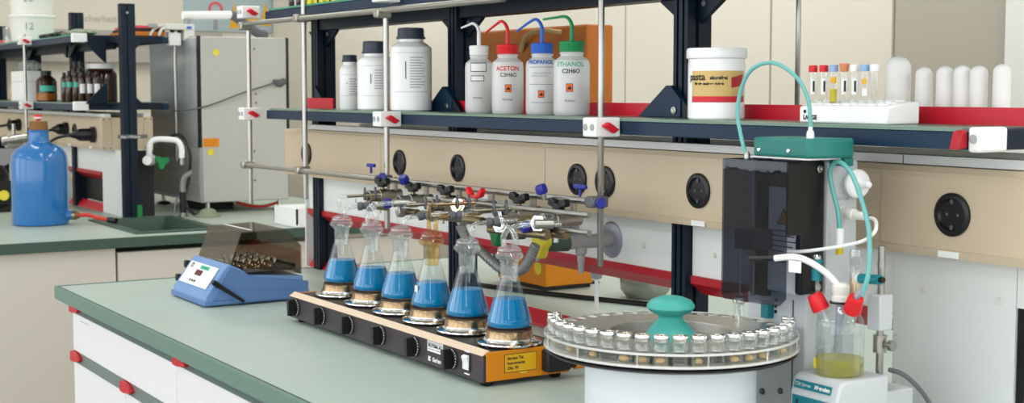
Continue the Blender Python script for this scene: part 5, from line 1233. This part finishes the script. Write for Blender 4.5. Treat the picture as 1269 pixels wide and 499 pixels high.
for x, yy, lb in ((-5.88, 1.545, 'tall dark bottle neck rising behind the teal-labelled bottles, left'), (-5.815, 1.549, 'tall dark bottle neck rising behind the teal-labelled bottles, right')): amber(x, .017, .168, .11, lb, None, y=yy)
t = amber(-5.83, .066, .158, .115, 'large dark amber jar with a white lid behind the slim bottles', None, y=1.637, neck=.72, capm='white')
t = amber(-6.93, .018, .085, .05, 'little bottle with a teal label at the left end of the far shelf', ('label_teal', .018, .04), m='tan', capm='grey_dark')
b = MB().box(-6.80, -6.50, 1.49, 1.575, 1.3515, 1.488)
t = thing('white_carton', 'stack of white cartons on the far shelf behind the steel rod', 'cartons', (-6.65, 1.53, 1.3515))
b.build('carton', 'white', t, bevel=.002)
b = MB(); b.box(-6.801, -6.499, 1.489, 1.576, 1.44, 1.4415); b.build('tape_line', 'ink_soft', t, flat=True)
t = thing('clear_bag', 'crumpled clear plastic bag behind the amber bottles', 'bag', (-6.3, 1.75, 1.3515))
b = MB(); b.ball((-6.35, 1.73, 1.42), .07, (2.2, .9, 1.0), 28, 16); 
rn = random.Random(5)
for v in b.b.verts: v.co += V((rn.uniform(-.012, .012), rn.uniform(-.012, .012), rn.uniform(-.01, .01)))
b.build('film', 'plastic_bag', t, flat=True)
t = thing('clear_bag', 'clear plastic bag resting on the white cartons', 'bag', (-6.6, 1.53, 1.488))
b = MB(); b.ball((-6.62, 1.535, 1.512), .026, (5.2, 1.6, .85), 28, 12)
for v in b.b.verts: v.co += V((rn.uniform(-.01, .01), rn.uniform(-.008, .008), rn.uniform(-.004, .004)))
b.build('film', 'plastic_bag', t, flat=True)
# ------------------------------------------------------------------ far rack, top shelf
def tub(z0, h, label, code):
    c = (-6.66, 1.56, z0); t = thing('white_tub', label, 'tub', c)
    MB().lathe([(0, 0), (.088, 0), (.092, .004), (.100, h-.014), (.104, h-.013), (.104, h-.004), (.100, h), (0, h)], c, 40).build('body', 'offwhite', t)
    text(code, .045, 'ink_soft', t, 'handwriting', on_cyl((c[0], c[1], z0+h*.55), .099, toward(c[0], c[1])-.15))
tub(1.6215, .125, 'white tub marked 12, lower of the stacked pair on the far rack', '12')
tub(1.747, .125, 'white tub, upper of the stacked pair on the far rack', '26')
t = thing('cloth_bundle', 'grey green folded cloth on the top of the far rack', 'cloth', (-5.95, 1.56, 1.6215))
b = MB(); b.ball((-5.90, 1.57, 1.6365), .03, (6.0, 1.8, .5), 26, 12)
for v in b.b.verts: v.co += V((rn.uniform(-.01, .01), rn.uniform(-.006, .006), rn.uniform(-.004, .004))); v.co.z = max(v.co.z, 1.6216)
b.build('cloth', 'grey_green', t)
t = thing('black_glove', 'black glove lying on the top of the far rack', 'glove', (-6.2, 1.55, 1.6215))
b = MB(); b.ball((-6.26, 1.53, 1.634), .022, (3.5, 1.6, .55), 20, 10)
for k in range(4): b.tube([(-6.22, 1.515+.014*k, 1.632), (-6.16, 1.512+.018*k, 1.636+.004*k), (-6.10, 1.51+.02*k, 1.634)], .0085, 8, 4)
b.build('glove', 'black_soft', t)
for k, (z0, m, lb, dy) in enumerate(((1.6215, 'wood_stack', 'orange folder lying at the bottom of the pile on the far rack', 0), (1.640, 'black_soft', 'black folder lying on the orange folder', .01), (1.652, 'pink', 'pink folder on top of the pile on the far rack', .02))):
    tag(MB().box(-5.90, -5.62, 1.70+dy, 1.845, z0, z0+(.018 if k == 0 else .0115)).build('folder', m, bevel=.002), lb, 'folder')
c = (-6.88, 1.51, 1.6215); t = thing('glass_beaker', 'small glass beaker beside the white tubs', 'beaker', c)
MB().lathe([(0, 0), (.03, 0), (.033, .003), (.033, .07), (.036, .075)], c, 24).build('glass', 'glass_joint', t)
tag(MB().box(-7.15, -6.97, 1.49, 1.54, 1.6215, 1.64).build('red_box', 'pink', bevel=.002), 'flat pink box at the left end of the far top shelf', 'box')
# ------------------------------------------------------------------ light and camera
W = bpy.data.worlds.new('World'); S.world = W; W.use_nodes = True
bg = W.node_tree.nodes['Background']
sky = W.node_tree.nodes.new('ShaderNodeTexSky'); sky.sky_type = 'HOSEK_WILKIE'; sky.turbidity = 8; sky.sun_direction = (0.3, -0.6, 0.74)
hs = W.node_tree.nodes.new('ShaderNodeHueSaturation'); hs.inputs['Saturation'].default_value = 0.25
W.node_tree.links.new(sky.outputs[0], hs.inputs['Color']); W.node_tree.links.new(hs.outputs[0], bg.inputs['Color'])
bg.inputs['Strength'].default_value = 1.0
def area(name, loc, rot, sx, sy, power, col=(1, 1, 1)):
    l = bpy.data.lights.new(name, 'AREA'); l.shape = 'RECTANGLE'; l.size = sx; l.size_y = sy; l.energy = power; l.color = col
    o = bpy.data.objects.new(name, l); COL.objects.link(o); o.location = loc; o.rotation_euler = rot; return o
for i in range(5):
    area('window_light', (-8+2.2*(i+.5), -3.05, 1.82), (math.radians(-90), 0, PI) if False else (math.radians(90), 0, 0), 1.9, 1.8, 78, (.93, .97, 1))
for i in range(3):
    area('window_light', (3.05, -3+2.1*(i+.5), 1.82), (math.radians(90), 0, math.radians(90)), 1.8, 1.8, 64, (.93, .97, 1))
for x in (-6.2, -3.6, -1.0, 1.6):
    for y in (-1.6, 1.2, 2.75): area('unseen_lamp_light', (x, y, 2.91), (0, 0, 0), 1.2, .24, 20 if y < 2 else 34, (.97, .99, 1))  # rearmost row is stronger, an addition that lifts the back wall
cam = bpy.data.cameras.new('Camera'); co = bpy.data.objects.new('Camera', cam); COL.objects.link(co)
f_px = 1723.0; cam.sensor_fit = 'HORIZONTAL'; cam.sensor_width = 36.0; cam.lens = f_px*36.0/1269.0
p = math.atan(137.5/f_px); a = math.radians(32.1)
h = V((-math.cos(a), math.sin(a), 0)); right = V((math.sin(a), math.cos(a), 0)); up0 = V((0, 0, 1))
F = h*math.cos(p)-up0*math.sin(p); U = h*math.sin(p)+up0*math.cos(p)
R = Matrix((right, U, -F)).transposed().to_4x4()
co.matrix_world = Matrix.Translation((0, 0, 1.4)) @ R
cam.clip_start = .05; cam.clip_end = 60
cam.dof.use_dof = True; cam.dof.focus_distance = 2.45; cam.dof.aperture_fstop = 10
S.camera = co
S.view_settings.view_transform = 'Standard'; S.view_settings.look = 'None'; S.view_settings.gamma = 1; S.view_settings.use_curve_mapping = False
S.view_settings.exposure = -1.18
